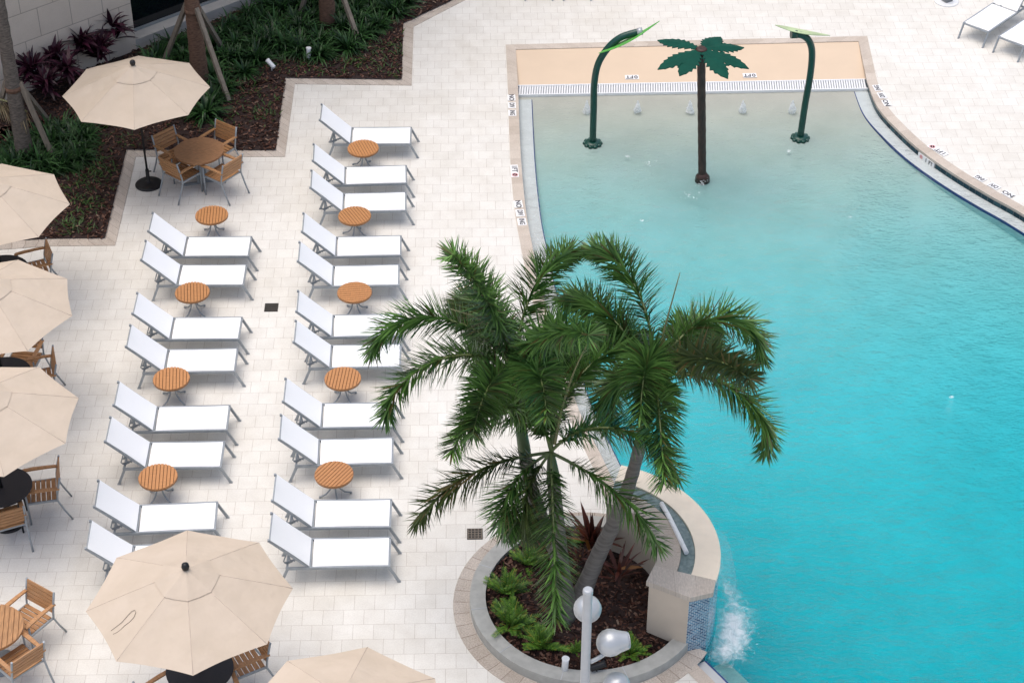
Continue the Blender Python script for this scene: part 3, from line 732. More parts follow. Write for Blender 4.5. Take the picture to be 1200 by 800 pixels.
# ------------------------------------------------------------------ umbrellas
def canopy_z(x, y, RR=1.37, z0=2.06, h=.56):
    a = math.atan2(y, x) % (math.pi / 4) - math.pi / 8
    t = min(1, math.hypot(x, y) * math.cos(a) / (RR * math.cos(math.pi / 8)))
    return z0 + h * (1 - t) ** .96 - .03 * math.sin(math.pi * min(1, t)) * math.cos(4 * a) ** 2 * .6
def build_umbrella():
    r = empty('patio_umbrella', cat='umbrella', group='cream octagonal patio umbrellas')
    RR = 1.37
    def cloth(r0, r1, dz, nr):
        m = MB(); na = 12
        for k in range(8):
            a0 = k * math.pi / 4; c0 = Vector((math.cos(a0), math.sin(a0))); c1 = Vector((math.cos(a0 + math.pi / 4), math.sin(a0 + math.pi / 4))); vs = []
            for i in range(nr + 1):
                for j in range(na + 1):
                    t = r0 + (r1 - r0) * i / nr; e = (c0 * (1 - j / na) + c1 * (j / na)) * RR * t
                    inn = 1 - .018 * math.sin(math.pi * j / na) * t
                    e = e * inn; wr = math.sin(math.pi * j / na) * (.010 * mnoise.noise(Vector((e.x * 2.2, e.y * 2.2, 1.7))) + .006 * mnoise.noise(Vector((e.x * 1.5 + k, t * 11, j / na * 2.0))) * (1.2 - .6 * t)); vs.append((e.x, e.y, canopy_z(e.x, e.y) + dz + wr * (1 if dz == 0 else .5)))
            m.add(vs, [(i * (na + 1) + j, (i + 1) * (na + 1) + j, (i + 1) * (na + 1) + j + 1, i * (na + 1) + j + 1) for i in range(nr) for j in range(na)], 0, True)
        return m
    cn = cloth(.20, 1, 0, 18).build('canopy', M['canopy'], r)
    cloth(.012, .315, .013, 4).build('vent', M['canopy'], cn)
    sm = MB()
    for k in range(8):
        a = k * math.pi / 4; u = Vector((math.cos(a), math.sin(a), 0))
        sm.tube([u * RR * t + Vector((0, 0, canopy_z(u.x * RR * t, u.y * RR * t) + .001)) for t in (.3, .5, .7, .85, .995)], .0042, 5)
    sm.build('seams', M['seam'], cn)
    pl_ = MB(); pl_.tube([(0, 0, .05), (0, 0, 2.62)], .021, 12); pl_.build('pole', M['black'], r)
    fn = MB(); fn.lathe([(.02, 2.62), (.045, 2.635), (.055, 2.675), (.045, 2.715), (.018, 2.735), (0, 2.737)], 14); fn.build('finial', M['black'], r)
    bs = MB(); bs.lathe([(.26, 0), (.262, .018), (.235, .04), (.10, .062), (.05, .075), (.04, .09), (.034, .34), (.03, .35)], 32); bs.build('base', M['black'], r)
    kn = MB(); kn.tube([(0, 0, .30), (.08, 0, .30)], .014, 8); kn.build('knob', M['black'], r)
    for k in range(8):
        a = k * math.pi / 4; u = Vector((math.cos(a), math.sin(a), 0))
        b = MB(); b.tube([u * .05 + Vector((0, 0, 2.50)), u * .7 + Vector((0, 0, 2.285)), u * 1.34 + Vector((0, 0, 2.045))], .009, 5)
        b.tube([u * .04 + Vector((0, 0, 1.92)), u * .66 + Vector((0, 0, 2.29))], .008, 5); b.build('rib', M['black'], r)
    hb = MB(); hb.lathe([(.03, 1.88), (.05, 1.9), (.05, 1.95), (.03, 1.97)], 12); hb.build('hub', M['black'], r)
    return r
um = Many(build_umbrella())
q = P(174.5, 216.3); um.at((q.x, q.y, 0), R_(7), 'cream umbrella on a free standing black base beside the teak dining set')
for k, a, lb in (('a', 3, 'cream umbrella overlapping the mulch bed border'), ('b', -8, 'cream umbrella between the mulch edge one and the lower one with a dark seam'), ('c', 22, 'cream umbrella beyond the armchair whose seat is fully in view'), ('d', 9, 'large near cream umbrella with its black finial and a loose strap')):
    q = centres[k]; o = um.at((q.x, q.y, 0), R_(a), lb)
    if k == 'd': big = o
q = P(403, 851, 2.06); um.at((q.x, q.y, 0), R_(-9), 'cream umbrella cut off by the frame between the planter and the big umbrella')
# loose strap on the near canopy
stp = MB(); pts = []; inv = Matrix.Rotation(-big.rotation_euler.z, 3, 'Z')
for px, py in ((130, 739), (136, 734.5), (143, 729), (149, 722), (154, 716.5), (158, 714.6), (159.2, 717.5), (157, 723), (152, 728.5), (146, 733), (141, 738), (137, 741), (132.5, 743)):
    z = 2.2
    for _ in range(8):
        w3 = P(px, py, z); l3 = inv @ (Vector((w3.x, w3.y, 0)) - Vector((big.location.x, big.location.y, 0))); z = canopy_z(l3.x, l3.y)
    pts.append((l3.x, l3.y, z + .006))
stp.tube(pts, .0034, 5); stp.build('strap', M['stake'], big)

# ------------------------------------------------------------------ drains
for px, py, lb in ((318, 360.5, 'square dark drain grille set in the paving between the lounger banks'), (556.5, 625.5, 'square dark drain grille set in the paving near the round planter')):
    q = P(px, py); r = empty('deck_drain', (q.x, q.y, 0), R_(1.3), lb, 'drain', 'square deck drains')
    f = MB(); f.box((0, 0, .006), (.24, .24, .006)); f.build('frame', M['iron'], r)
    s_ = MB(); n = 4
    for k in range(n + 1):
        x = -.105 + k * .21 / n; s_.bar((x, -.105, .0125), (x, .105, .0125), .011, .006); s_.bar((-.105, x, .0165), (.105, x, .0165), .011, .0016)
    s_.build('grille', M['stake'] if px > 400 else M['iron'], r)

# ------------------------------------------------------------------ round planter and fountain wall
pln = empty('round_planter', (*C0, 0), 0, 'round planter with a pale concrete kerb holding the three palms', 'planter')
def loc_(l): return [p - C0 for p in l]
kb = MB(); a0, a1 = 74, 326; A, B = loc_(arc(1.72, a0, a1, 60)), loc_(arc(1.49, a0, a1, 60))
kb.strip(A, B, z=.17); kb.strip(A, A, z=.17, zb=0); kb.strip(B, B, z=.17, zb=0)
kb.build('kerb', M['concrete'], pln)
jn = MB()
for dg in (96, 128, 158, 190, 222, 256, 288):
    u = Vector((math.cos(R_(dg)), math.sin(R_(dg)), 0)); jn.bar(u * 1.488 + Vector((0, 0, .1725)), u * 1.722 + Vector((0, 0, .1725)), .012, .003)
jn.build('kerb_joints', M['pole_white'], pln)
so = MB(); so.lathe([(0, .12), (.5, .135), (1.1, .125), (1.5, .09)], 48); so.build('soil', M['mulch'], pln)
pb = MB(); pb.strip(arc(1.73, 70, 330, 60), arc(1.97, 70, 330, 60), z=.009); pb.strip(arc(1.97, 70, 330, 60), arc(1.97, 70, 330, 60), z=.009, zb=-.01)
struct('planter_paving', pb, M['border'])
ftn = empty('fountain_wall', (*C0, 0), 0, 'curved beige fountain wall with a stone cap, water trough and blue mosaic end', 'fountain')
TZ = 1.12; E0, E1 = -37, 73
def seg(r, a=E0, b=E1, n=36): return loc_(arc(r, a, b, n))
pa = Vector((.84, -.70)); pbn = Vector((1.39, -.975)); pc = Vector((1.69, -.885))
bw = MB(); bw.strip([pa] + seg(1.06), [pa] + seg(1.06), z=TZ - .075, zb=0)
u0 = Vector((math.cos(R_(E0)), math.sin(R_(E0)))); u1 = Vector((math.cos(R_(E1)), math.sin(R_(E1))))
bw.strip([pa, pbn], [pa, pbn], z=TZ - .075, zb=0); bw.strip([u1 * 1.06, u1 * 1.90], [u1 * 1.06, u1 * 1.90], z=TZ - .06, zb=-.6)
bw.build('wall', M['stucco'], ftn)
mz = MB(); mz.strip([pbn, pc], [pbn, pc], z=TZ - .075, zb=-.4); mz.strip([pc] + seg(1.90, -26, E1), [pc] + seg(1.90, -26, E1), z=TZ - .06, zb=-2.2); mz.build('mosaic_face', M['mosaic'], ftn)
cpb = MB(); ci, co_ = seg(1.0, -21, E1), seg(1.33, -21, E1)
cpb.strip(ci, co_, z=TZ); cpb.strip(ci, ci, z=TZ, zb=TZ - .075); cpb.strip(co_, co_, z=TZ, zb=TZ - .16); cpb.build('stone_cap', M['coping'], ftn)
e = MB(); pol = [ci[0], Vector((.82, -.66)) * 1.0, Vector((1.41, -1.0)), Vector((1.71, -.885)), Vector((1.755, -.66)), Vector((1.24, -.475))]
pol = [ci[0], Vector((.80, -.68)), Vector((1.405, -1.005)), Vector((1.73, -.905)), Vector((1.785, -.66)), co_[0]]
e.prism(pol[::-1], TZ - .082, TZ + .003)
for i, p in enumerate(e.v): e.uv[i] = (p[0], p[1] * .4)
e.build('end_cap', M['coping'], ftn)
cr = MB(); ci2, co2 = seg(1.54, -21, E1), seg(1.905, -21, E1)
cr.strip(ci2, co2, z=TZ - .012); cr.strip(ci2, ci2, z=TZ - .012, zb=TZ - .16); cr.strip(co2, co2, z=TZ - .012, zb=TZ - .075); cr.build('weir_lip', M['cream'], ftn)
tr = MB(); tr.strip(seg(1.335, -21, E1), seg(1.535, -21, E1), z=TZ - .15); tr.build('trough', M['concrete'], ftn)
tw = MB(); tw.strip(seg(1.333, -21, E1), seg(1.537, -21, E1), z=TZ - .04)
def troughwater():
    m, nt, b, N, L = nodes('trough_water')
    n = noise(N, L, coords(N, L), 14, 3); r = ramp(N, L, n, [(.3, (.10, .15, .15)), (.7, (.21, .27, .26))]); L.new(r.outputs[0], b.inputs['Base Color'])
    b.inputs['Roughness'].default_value = .08; bumpn(N, L, n, b, .5, .03); return m
tw.build('trough_water', troughwater(), ftn)
wp = MB(); wp.tube([(p.x, p.y, TZ + .01) for p in (P(775, 590, TZ).to_2d() - C0, P(783, 604, TZ).to_2d() - C0, P(794, 626, TZ).to_2d() - C0, P(804.5, 648, TZ).to_2d() - C0)], .036, 12); wp.build('feed_pipe', M['white_plastic'], ftn)
# falling water and foam
wf_ = MB(); rows = []
for k in range(9):
    t = k / 8; rr = 1.905 + .34 * t ** .5; z = TZ - .012 - (TZ - .012 - WZ) * t ** 1.6
    rows.append([(C0.x + rr * math.cos(R_(a)) , C0.y + rr * math.sin(R_(a)), z) for a in range(-22, 14, 2)])
nn = len(rows[0]); wf_.add([p for rw in rows for p in rw], [(i * nn + j, (i + 1) * nn + j, (i + 1) * nn + j + 1, i * nn + j + 1) for i in range(8) for j in range(nn - 1)], 0, True)
tag(wf_.build('waterfall', M['sheet']), 'thin sheet of water falling from the fountain lip into the pool', 'waterfall', kind='stuff')
fm = MB(); random.seed(11)
def blob(x, y, z, s, fl=.35):
    n = 7; vs = [(x, y, z + s * fl)]
    for j in range(n):
        a = 6.283 * j / n; q_ = s * random.uniform(.6, 1.2); vs.append((x + q_ * math.cos(a), y + q_ * math.sin(a), z - .004))
    fm.add(vs, [(0, j + 1, (j + 1) % n + 1) for j in range(n)], 0, True)
pa_, na_, nr_ = MB(), 60, 14
for i in range(na_ + 1):
    for j in range(nr_ + 1):
        u, v = i / na_, j / nr_; a = -30 + 68 * u; rr = 1.93 + 1.0 * v
        fall = 1.0 * math.exp(-((a + 13) / 17) ** 2) * math.exp(-((v - .26) / .24) ** 2) + .30 * math.exp(-((a - 8) / 22) ** 2) * math.exp(-((v - .27) / .07) ** 2)
        pa_.uv[len(pa_.v)] = (min(1, fall), 0); pa_.v.append((C0.x + rr * math.cos(R_(a)), C0.y + rr * math.sin(R_(a)), WZ + .006 + .012 * fall))
pa_.f = [[i * (nr_ + 1) + j, (i + 1) * (nr_ + 1) + j, (i + 1) * (nr_ + 1) + j + 1, i * (nr_ + 1) + j + 1] for i in range(na_) for j in range(nr_)]; pa_.mi = [0] * len(pa_.f); pa_.sm = [True] * len(pa_.f)
def churn():
    m, nt, b, N, L = nodes('churned_foam')
    b.inputs['Base Color'].default_value = (.86, .89, .9, 1); b.inputs['Roughness'].default_value = .6
    n = N.new('ShaderNodeTexNoise'); n.inputs['Scale'].default_value = 6.5; n.inputs['Detail'].default_value = 9; n.inputs['Roughness'].default_value = .72; n.inputs['Distortion'].default_value = 1.2
    L.new(coords(N, L), n.inputs['Vector'])
    uv = N.new('ShaderNodeUVMap'); sp = N.new('ShaderNodeSeparateXYZ'); L.new(uv.outputs[0], sp.inputs[0])
    ad = N.new('ShaderNodeMath'); ad.operation = 'MULTIPLY_ADD'; ad.inputs[1].default_value = .42; L.new(sp.outputs[0], ad.inputs[0]); L.new(n.outputs[0], ad.inputs[2])
    r = ramp(N, L, ad.outputs[0], [(.56, (0, 0, 0)), (.72, (.28,) * 3), (.95, (.9,) * 3)])
    mu = N.new('ShaderNodeMath'); mu.operation = 'MULTIPLY'; L.new(r.outputs[0], mu.inputs[0])
    r2 = ramp(N, L, sp.outputs[0], [(.03, (0, 0, 0)), (.25, (1, 1, 1))]); L.new(r2.outputs[0], mu.inputs[1]); L.new(mu.outputs[0], b.inputs['Alpha'])
    return m
tag(pa_.build('churned_foam', churn()), 'white churned patch of pool water where the fountain sheet lands', 'foam', kind='stuff')
for k in range(150):
    a = random.gauss(-15, 8); rr = 2.3 + random.gauss(0, .12); blob(C0.x + rr * math.cos(R_(a)), C0.y + rr * math.sin(R_(a)), WZ + .01, random.uniform(.004, .012), .8)
for cx, cy, s, n in ((823, 215, 9, 16), (736, 183, 3, 12), (752, 258, 2.5, 10), (997, 254, 2.5, 10), (1115, 465, 3, 12), (808, 228, 12, 18), (762, 190, 9, 10), (924, 177, 2.5, 10)):
    for k in range(n):
        a = random.uniform(0, 6.28); q_ = s * random.uniform(.5, 1.0) if n == 61 else s * random.random()
        q = P(cx + q_ * math.cos(a), cy + q_ * .55 * math.sin(a), WZ); blob(q.x, q.y, WZ + .002, random.uniform(.008, .024), .3)
tag(fm.build('foam', M['foam']), 'white churned foam flecks floating on the pool surface', 'foam', kind='stuff')

# ------------------------------------------------------------------ bubbling jets
random.seed(5)
for px, lb in ((687.5, 'low white water jet behind the green arching spout'), (747, 'white water jet in front of the first 0 FT tile'), (808, 'white water jet just beside the painted palm trunk'),
               (870, 'white water jet between the painted palm and the faded green spout'), (928, 'white water jet closest to the faded green spout')):
    q = P(px, 131.5, WZ); m = MB()
    for sx, sy, hh, ww in ((0, 0, .28, .07),):
        n_ = 9; pts = [(sx * (1 - .3 * k / n_) + random.gauss(0, .004), sy + random.gauss(0, .004), hh * k / n_) for k in range(n_ + 1)]
        m.tube(pts, [max(.003, ww * (1.25 - 1.15 * (k / n_) ** 1.2) * random.uniform(.85, 1.15)) for k in range(n_ + 1)], 10, cap=False)
    tag(m.build('water_jet', M['spray'], loc=(q.x, q.y, WZ)), lb, 'water jet', 'row of low water jets along the shallow edge')

# ------------------------------------------------------------------ splash spouts and painted palm
def flange(m, r=.165):
    prof = [(r, 0), (r * 1.02, .03), (r * .85, .06), (.09, .075)]
    for k in range(10):
        a = k * 6.283 / 10; m.lathe([(.045, -.01), (.05, .02), (.035, .045), (0, .05)], 8, (r * .93 * math.cos(a), r * .93 * math.sin(a), 0))
    m.lathe(prof, 28); return m
def lens(m, a, b, side, wid, th=.012, n=12, sag=0, mi=0):
    a, b, side = Vector(a), Vector(b), Vector(side).normalized(); d = b - a; nrm = side.cross(d).normalized(); vs = []
    for i in range(n + 1):
        t = i / n; w = wid * math.sin(math.pi * t ** .85) ** .9 / 2; c = a + d * t + nrm * sag * math.sin(math.pi * t)
        vs += [c - side * w - nrm * th / 2, c + side * w - nrm * th / 2, c + side * w + nrm * th / 2, c - side * w + nrm * th / 2, ]
    m.add(vs, [(4 * i + j, 4 * i + 4 + j, 4 * i + 4 + (j + 1) % 4, 4 * i + (j + 1) % 4) for i in range(n) for j in range(4)] + [(0, 1, 2, 3), (4 * n + 3, 4 * n + 2, 4 * n + 1, 4 * n)], mi, False)
q = P(694.5, 169, -.2)
r = empty('water_spout', (q.x, q.y, depth(q.y)), 0, 'dark green arching water spout topped by one bright green leaf', 'water spout')
m = MB(); m.tube(catmull([Vector(v) for v in ((0, 0, 0), (0, 0, .8), (0, 0, 1.42), (.07, .0, 1.85), (.26, 0, 2.2), (.5, 0, 2.42), (.85, .0, 2.54))], 5), .068, 16, cap=True); m.build('pipe', M['green_paint'], r)
m = MB(); m.tube([(.80, 0, 2.527), (.90, 0, 2.553)], .074, 16); m.build('nozzle', M['silver'], r)
m = MB(); flange(m); m.build('base_flange', M['green_paint'], r)
m = MB(); lens(m, (.06, -.10, 2.12), (1.22, -.02, 2.78), (.15, .97, -.18), .28, sag=.05); m.build('leaf', M['lime'], r)
q = P(937.5, 163, -.2)
r = empty('water_spout', (q.x, q.y, depth(q.y)), 0, 'dark green upright water spout with a faded pale leaf on its tip', 'water spout')
m = MB(); m.tube(catmull([Vector(v) for v in ((0, 0, 0), (.03, 0, .8), (.07, 0, 1.45), (.06, 0, 1.95), (-.02, -.02, 2.22), (-.16, -.04, 2.36), (-.33, -.06, 2.40))], 5), .068, 16); m.build('pipe', M['green_paint'], r)
m = MB(); m.tube([(-.28, -.055, 2.395), (-.40, -.075, 2.405)], .08, 16); m.build('nozzle', M['green_paint'], r)
m = MB(); flange(m); m.build('base_flange', M['green_paint'], r)
m = MB(); lens(m, (-.72, -.02, 2.58), (.38, .02, 2.33), (.05, .97, -.2), .28, sag=.03); m.build('leaf', M['pale_lime'], r)
q = P(823, 212, -.25)
r = empty('painted_palm', (q.x, q.y, depth(q.y)), 0, 'artificial palm with a brown trunk and dark green serrated leaves in the shallows', 'splash palm')
HP = 2.86 ; m = MB()
pts = []; rs = []
for k in range(23):
    z = HP * k / 22; pts.append((-.19 * z / HP, 0, z)); rs.append(.078 + (.004 if k % 2 else 0))
m.tube(pts, rs, 14); m.build('trunk', M['trunk_paint'], r)
m = MB(); m.lathe([(.15, 0), (.14, .10), (.10, .15), (.08, .18)], 18); m.build('base_flange', M['trunk_paint'], r)
m = MB(); m.lathe([(.10, HP + .02), (.11, HP + .06), (.08, HP + .09), (.03, HP + .075)], 18, (-.19, 0, 0)); m.build('hub', M['trunk_paint'], r)
for dg, L_ in ((141, .95), (60, .82), (22, .86), (-28, .92), (-62, .88), (-122, .80), (-150, .92)):
    lf = MB(); a = R_(dg); u = Vector((math.cos(a), math.sin(a), 0)); v = Vector((-u.y, u.x, 0)); k = 8; sidep = []
    for i in range(k + 1):
        t = i / k; wv = .205 * (math.sin(math.pi * (t ** 1.1 * .96 + .035)) ** .95)
        sidep.append((t, wv))
        if 0 < i < k: sidep.append((t + .03, wv * .70))
    def lp(t, w, top_): return u * (.05 + t * L_) + v * w + Vector((-.19, 0, HP + .05 - .15 * t * t - .14 * abs(w) + (.008 if top_ else -.008)))
    vs = []
    for t, w_ in sidep: vs += [lp(t, w_, True), lp(t, 0, True), lp(t, -w_, True), lp(t, w_, False), lp(t, 0, False), lp(t, -w_, False)]
    fs = []
    for i in range(len(sidep) - 1):
        o, p2 = 6 * i, 6 * i + 6
        fs += [(o, o + 1, p2 + 1, p2), (o + 1, o + 2, p2 + 2, p2 + 1), (o + 3, p2 + 3, p2 + 4, o + 4), (o + 4, p2 + 4, p2 + 5, o + 5), (o, p2, p2 + 3, o + 3), (o + 2, o + 5, p2 + 5, p2 + 2)]
    lf.add(vs, fs, 0, False); lf.build('leaf', M['leaf_paint'], r)

# ------------------------------------------------------------------ palms in the planter
CR = {'A': Vector((.02, -6.15, 4.21)), 'B': Vector((.53, -6.75, 3.30)), 'C': Vector((1.95, -6.10, 4.11))}
FR_ = {
'A': [(2.78,1.03,2.34,2.56,0.32),(-2.76,1.38,0.42,2.34,-0.03),(1.42,0.96,1.20,2.17,-0.56),(-2.83,0.86,2.27,2.37,0.17),(1.68,0.31,2.26,2.55,0.55),(-0.86,1.11,0.74,2.40,-0.18),(0.98,0.14,1.54,1.90,-0.04),(2.12,0.69,2.12,2.31,-0.28),(-1.04,0.95,1.50,1.91,-0.50),(-1.99,0.69,1.20,1.88,0.22)],
'B': [(-3.02,1.40,2.18,2.40,0.92),(3.13,-0.15,0.96,2.29,0.15),(-1.56,-0.21,0.94,2.35,0.04),(-0.35,-0.30,0.95,2.14,0.17),(-0.25,1.03,2.40,2.28,-0.09),(1.06,1.36,2.20,2.49,-0.65),(-2.27,-0.26,2.58,1.73,0.32),(1.56,0.86,2.15,2.38,-0.58),(1.87,0.65,1.97,1.89,0.01),(-2.60,-0.10,2.3,1.70,0.25)],
'C': [(1.90,1.35,1.98,2.44,0.28),(0.84,0.93,2.66,2.49,-0.84),(-0.35,0.41,2.14,2.28,0.09),(2.23,0.59,1.35,2.26,-0.12),(-1.66,0.66,1.71,2.33,0.18),(1.90,0.19,1.61,2.42,0.26),(-0.92,0.93,0.83,2.37,-0.15),(2.39,-0.34,1.63,1.80,-0.22),(-1.92,1.27,2.27,1.94,0.25),(1.20,0.30,1.67,2.39,-0.35)]}
random.seed(21)
def frond_mesh(az, el, dr, L_, tw, mats, rng):
    n = 26; pts = [Vector((0, 0, 0))]; dirs = []
    for k in range(n):
        t = (k + .5) / n; e = el - dr * t ** 1.3; a = az + tw * t
        d = Vector((math.cos(e) * math.cos(a), math.cos(e) * math.sin(a), math.sin(e))); dirs.append(d); pts.append(pts[-1] + d * L_ / n)
    m = MB(); m.tube(pts, [.022 * (1 - .8 * k / n) + .003 for k in range(n + 1)], 6, 1)
    cnt = int(560 * (.62 if 2.0 < L_ < 2.32 and el < 0 else 1))
    for i in range(cnt):
        t = .13 + .87 * (i + rng.random()) / cnt; f_ = t * n; k = min(n - 1, int(f_)); p = pts[k].lerp(pts[k + 1], f_ - k); d = dirs[k]
        side = d.cross(Vector((0, 0, 1)));
        if side.length < .1: side = Vector((math.sin(az), -math.cos(az), 0))
        side.normalize(); up = side.cross(d).normalized()
        phi = rng.choice((0, math.pi)) + rng.gauss(0, .45) if rng.random() < .42 else rng.uniform(0, 6.283)           # plumose: leaflets leave all round the rachis, most to the sides
        rad = side * math.cos(phi) + up * (math.sin(phi) + .12)
        fw = .30 + .42 * t + rng.uniform(-.06, .06)
        ln = .53 * min(1, .36 + 2.2 * (t - .13)) * (1 - .48 * t ** 2.2) * rng.uniform(.9, 1.06)
        m.blade(p, rad + d * fw, d, ln, rng.uniform(.020, .034), rng.uniform(.1, .28), 3, 0, rng.uniform(-.25, .25))
    return m.mesh('frond', mats)
def palm(key, label, base, path_px, Yd):
    r = empty('foxtail_palm', (base.x, base.y, .12), 0, label, 'palm tree', 'foxtail palms in the round planter'); c = CR[key]
    B = Vector((base.x, base.y, .12))
    mid = [Vector(m_) for m_ in path_px]
    pts = catmull([B] + mid + [c], 8); loc = [p - B for p in pts]; nL = len(loc)
    cut = int(nL * .80)
    t = MB(); rs = [.135 - .05 * min(1, k / cut) + .05 * max(0, 1 - k / 5) + (.006 if k % 2 else 0) for k in range(cut + 1)]
    t.tube(loc[:cut + 1], rs, 14); t.build('trunk', M['bark'], r)
    t = MB(); rest = loc[cut:]; t.tube(rest, [.092 - .05 * k / (len(rest) - 1) for k in range(len(rest))], 12); t.build('crownshaft', M['shaft'], r)
    rng = random.Random(ord(key))
    for i, (az, el, dr, L_, tw) in enumerate(FR_[key]):
        old = key == 'B' and i in (1, 6) or key == 'A' and i in (7,) or key == 'C' and i in (6,)
        o = bpy.data.objects.new('frond', frond_mesh(az, el, dr, L_, tw, [M['palm_leaf_b'] if old else M['palm_leaf'], M['rachis']], rng)); COL.objects.link(o)
        o.parent = r; o.location = c - B - Vector((math.cos(az), math.sin(az), 0)) * .01
        if old: o['label'] = 'yellowing older frond'
    return r, B
def rayY(px, py, Y):
    d = VW + Vector((1, 0, 0)) * ((px - 600) / F) - UP * ((py - 400) / F); return CAM + d * ((Y - CAM.y) / d.y)
pA, B = palm('A', 'palm leaning away from the pool with its crown over the lounger feet', P(664, 717, .12), [rayY(655, 655, -6.45), rayY(634, 606, -6.38), rayY(619, 555, -6.3)], 0)
pB, BB = palm('B', 'nearest palm whose long front frond hangs down into the planter', P(661, 722, .12), [rayY(657, 660, -6.68), rayY(651, 590, -6.75)], 0)
pC, BC = palm('C', 'palm leaning over the fountain wall towards the pool', P(675, 713, .12), [rayY(699, 655, -6.35), rayY(724, 602, -6.28), rayY(744, 545, -6.2)], 0)
for rt, pts in ((pB, [(650, 520, -6.75), (661, 470, -6.7), (675, 430, -6.68), (694, 393, -6.66)]), (pC, [(771, 425, -6.1), (779, 385, -6.1), (797, 319, -6.1)]), (pA, [(600, 432, -6.15), (570, 380, -6.2), (528, 362, -6.25)])):
    B_ = Vector(rt.location); m = MB(); pp = catmull([rayY(*p) - B_ for p in pts], 5); m.tube(pp, [.022 * (1 - .75 * k / (len(pp) - 1)) for k in range(len(pp))], 7); m.build('spear_leaf', M['spear'], rt)

# ------------------------------------------------------------------ shrubs
random.seed(33)
def rosette(name, n, L0, L1, wid, el0, el1, droop, mat, seed, segs=4, stem=0, tiers=1):
    rng = random.Random(seed); m = MB()
    for i in range(n):
        a = rng.uniform(0, 6.283); e = R_(rng.uniform(el0, el1)); z = stem * (1 - .55 * rng.random() ** 1.5)
        d = Vector((math.cos(e) * math.cos(a), math.cos(e) * math.sin(a), math.sin(e))); o = Vector((math.cos(a), math.sin(a), 0)) * rng.uniform(0, .07)
        m.blade(o + Vector((0, 0, z)), d, (0, 0, 1), rng.uniform(L0, L1), wid * rng.uniform(.7, 1.2), droop * rng.uniform(.6, 1.4), segs, 0, rng.uniform(-.4, .4))
    return m.mesh(name, mat)
def feathery(name, mat, seed):
    rng = random.Random(seed); m = MB()
    for i in range(34):
        a = rng.uniform(0, 6.283); e = R_(rng.uniform(12, 88)); L_ = rng.uniform(.24, .44); p = Vector((math.cos(a), math.sin(a), 0)) * rng.uniform(0, .08)
        d = Vector((math.cos(e) * math.cos(a), math.cos(e) * math.sin(a), math.sin(e)))
        for k in range(13):
            t = (k + 1) / 13; q_ = p + d * L_ * t + Vector((0, 0, -.22 * t * t * L_)); sd_ = d.cross(Vector((0, 0, 1))).normalized()
            for s in (1, -1): m.blade(q_, sd_ * s + d * .9 + Vector((0, 0, .15)), (0, 0, 1), .10 * (1.1 - t * .6), .015, .3, 3)
        m.blade(p, d, (0, 0, 1), L_ * 1.08, .016, .3, 4)
    return m.mesh(name, mat)
sh = [rosette('leafy_shrub', 170, .24, .56, .042, 0, 82, 1.0, M['shrub'], s) for s in range(4)]
spots = [(185,66),(203,52),(214,63),(247,52),(262,40),(283,27),(308,17),(330,8),(352,4),(300,36),(322,27),(345,22),(365,16),(276,48),(298,52),(320,46),(342,41),(362,33),(258,66),(279,66),(300,66),(375,44),(392,46),(408,52),(402,30),(421,22),(437,12),(452,4),(416,8),(398,12),(250,84),(262,100),(250,114),(241,130),(334,52),(352,56),(470,-2),(430,34),
         (196,84),(210,98),(178,80),
         (62,168),(74,152),(86,166),(58,150),(68,186),(50,196),(22,196),(8,186),(40,176),(16,170),(92,150),(96,172),(30,160),(6,204),(36,206),(48,160),(78,176),(226,44),(236,70),(270,28),(292,14),(316,4),(340,-6),(366,2),(384,-6),(414,-4),(434,-2),(310,50),(332,34),(352,30),(270,64),(286,80),(374,60),(420,42),(444,26),(462,10),(44,190),(60,158),(28,186),(74,190),(92,182),(14,200),(100,160)]
for i, (px, py) in enumerate(spots):
    q = P(px, py + 7, .03); o = bpy.data.objects.new('leafy_shrub', sh[i % 4]); COL.objects.link(o)
    o.location = (q.x, q.y, .04); o.rotation_euler = (0, 0, random.uniform(0, 6.28)); s = random.uniform(.9, 1.3); o.scale = (s, s, s * random.uniform(.85, 1.15))
    tag(o, 'dark green strappy shrub planted among others in the mulch by the building', 'shrub', 'dark green shrubs in the mulch bed')
pm = [rosette('cordyline_plant', 70, .28, .50, .085, 5, 85, .6, M['purple'], 50 + s, stem=.62) for s in range(2)]
for i, (px, py, lb) in enumerate(((42, 112, 'purple leaved cordyline behind the braced grey trunk'), (68, 98, 'purple leaved cordyline third from the window corner'), (99, 82, 'tall purple leaved cordyline second from the window corner'), (136, 66, 'purple leaved cordyline closest to the window corner, above the umbrella'),
                                  (58, 122, 'low purple leaved cordyline between the wall row and the ferny shrubs'), (120, 84, 'low purple leaved cordyline just above the cream umbrella rim'), (84, 108, 'purple leaved cordyline in front of the wall row, nearest the umbrella edge'))):
    q = P(px, py, .03); o = bpy.data.objects.new('cordyline_plant', pm[i % 2]); COL.objects.link(o); o.location = (q.x, q.y, .04); o.rotation_euler = (0, 0, i * 1.3); s = (1.15, 1.1, 1.25, 1.3, .95, 1.0, 1.0)[i]; o.scale = (s,) * 3
    tag(o, lb, 'plant', 'purple cordylines along the wall')
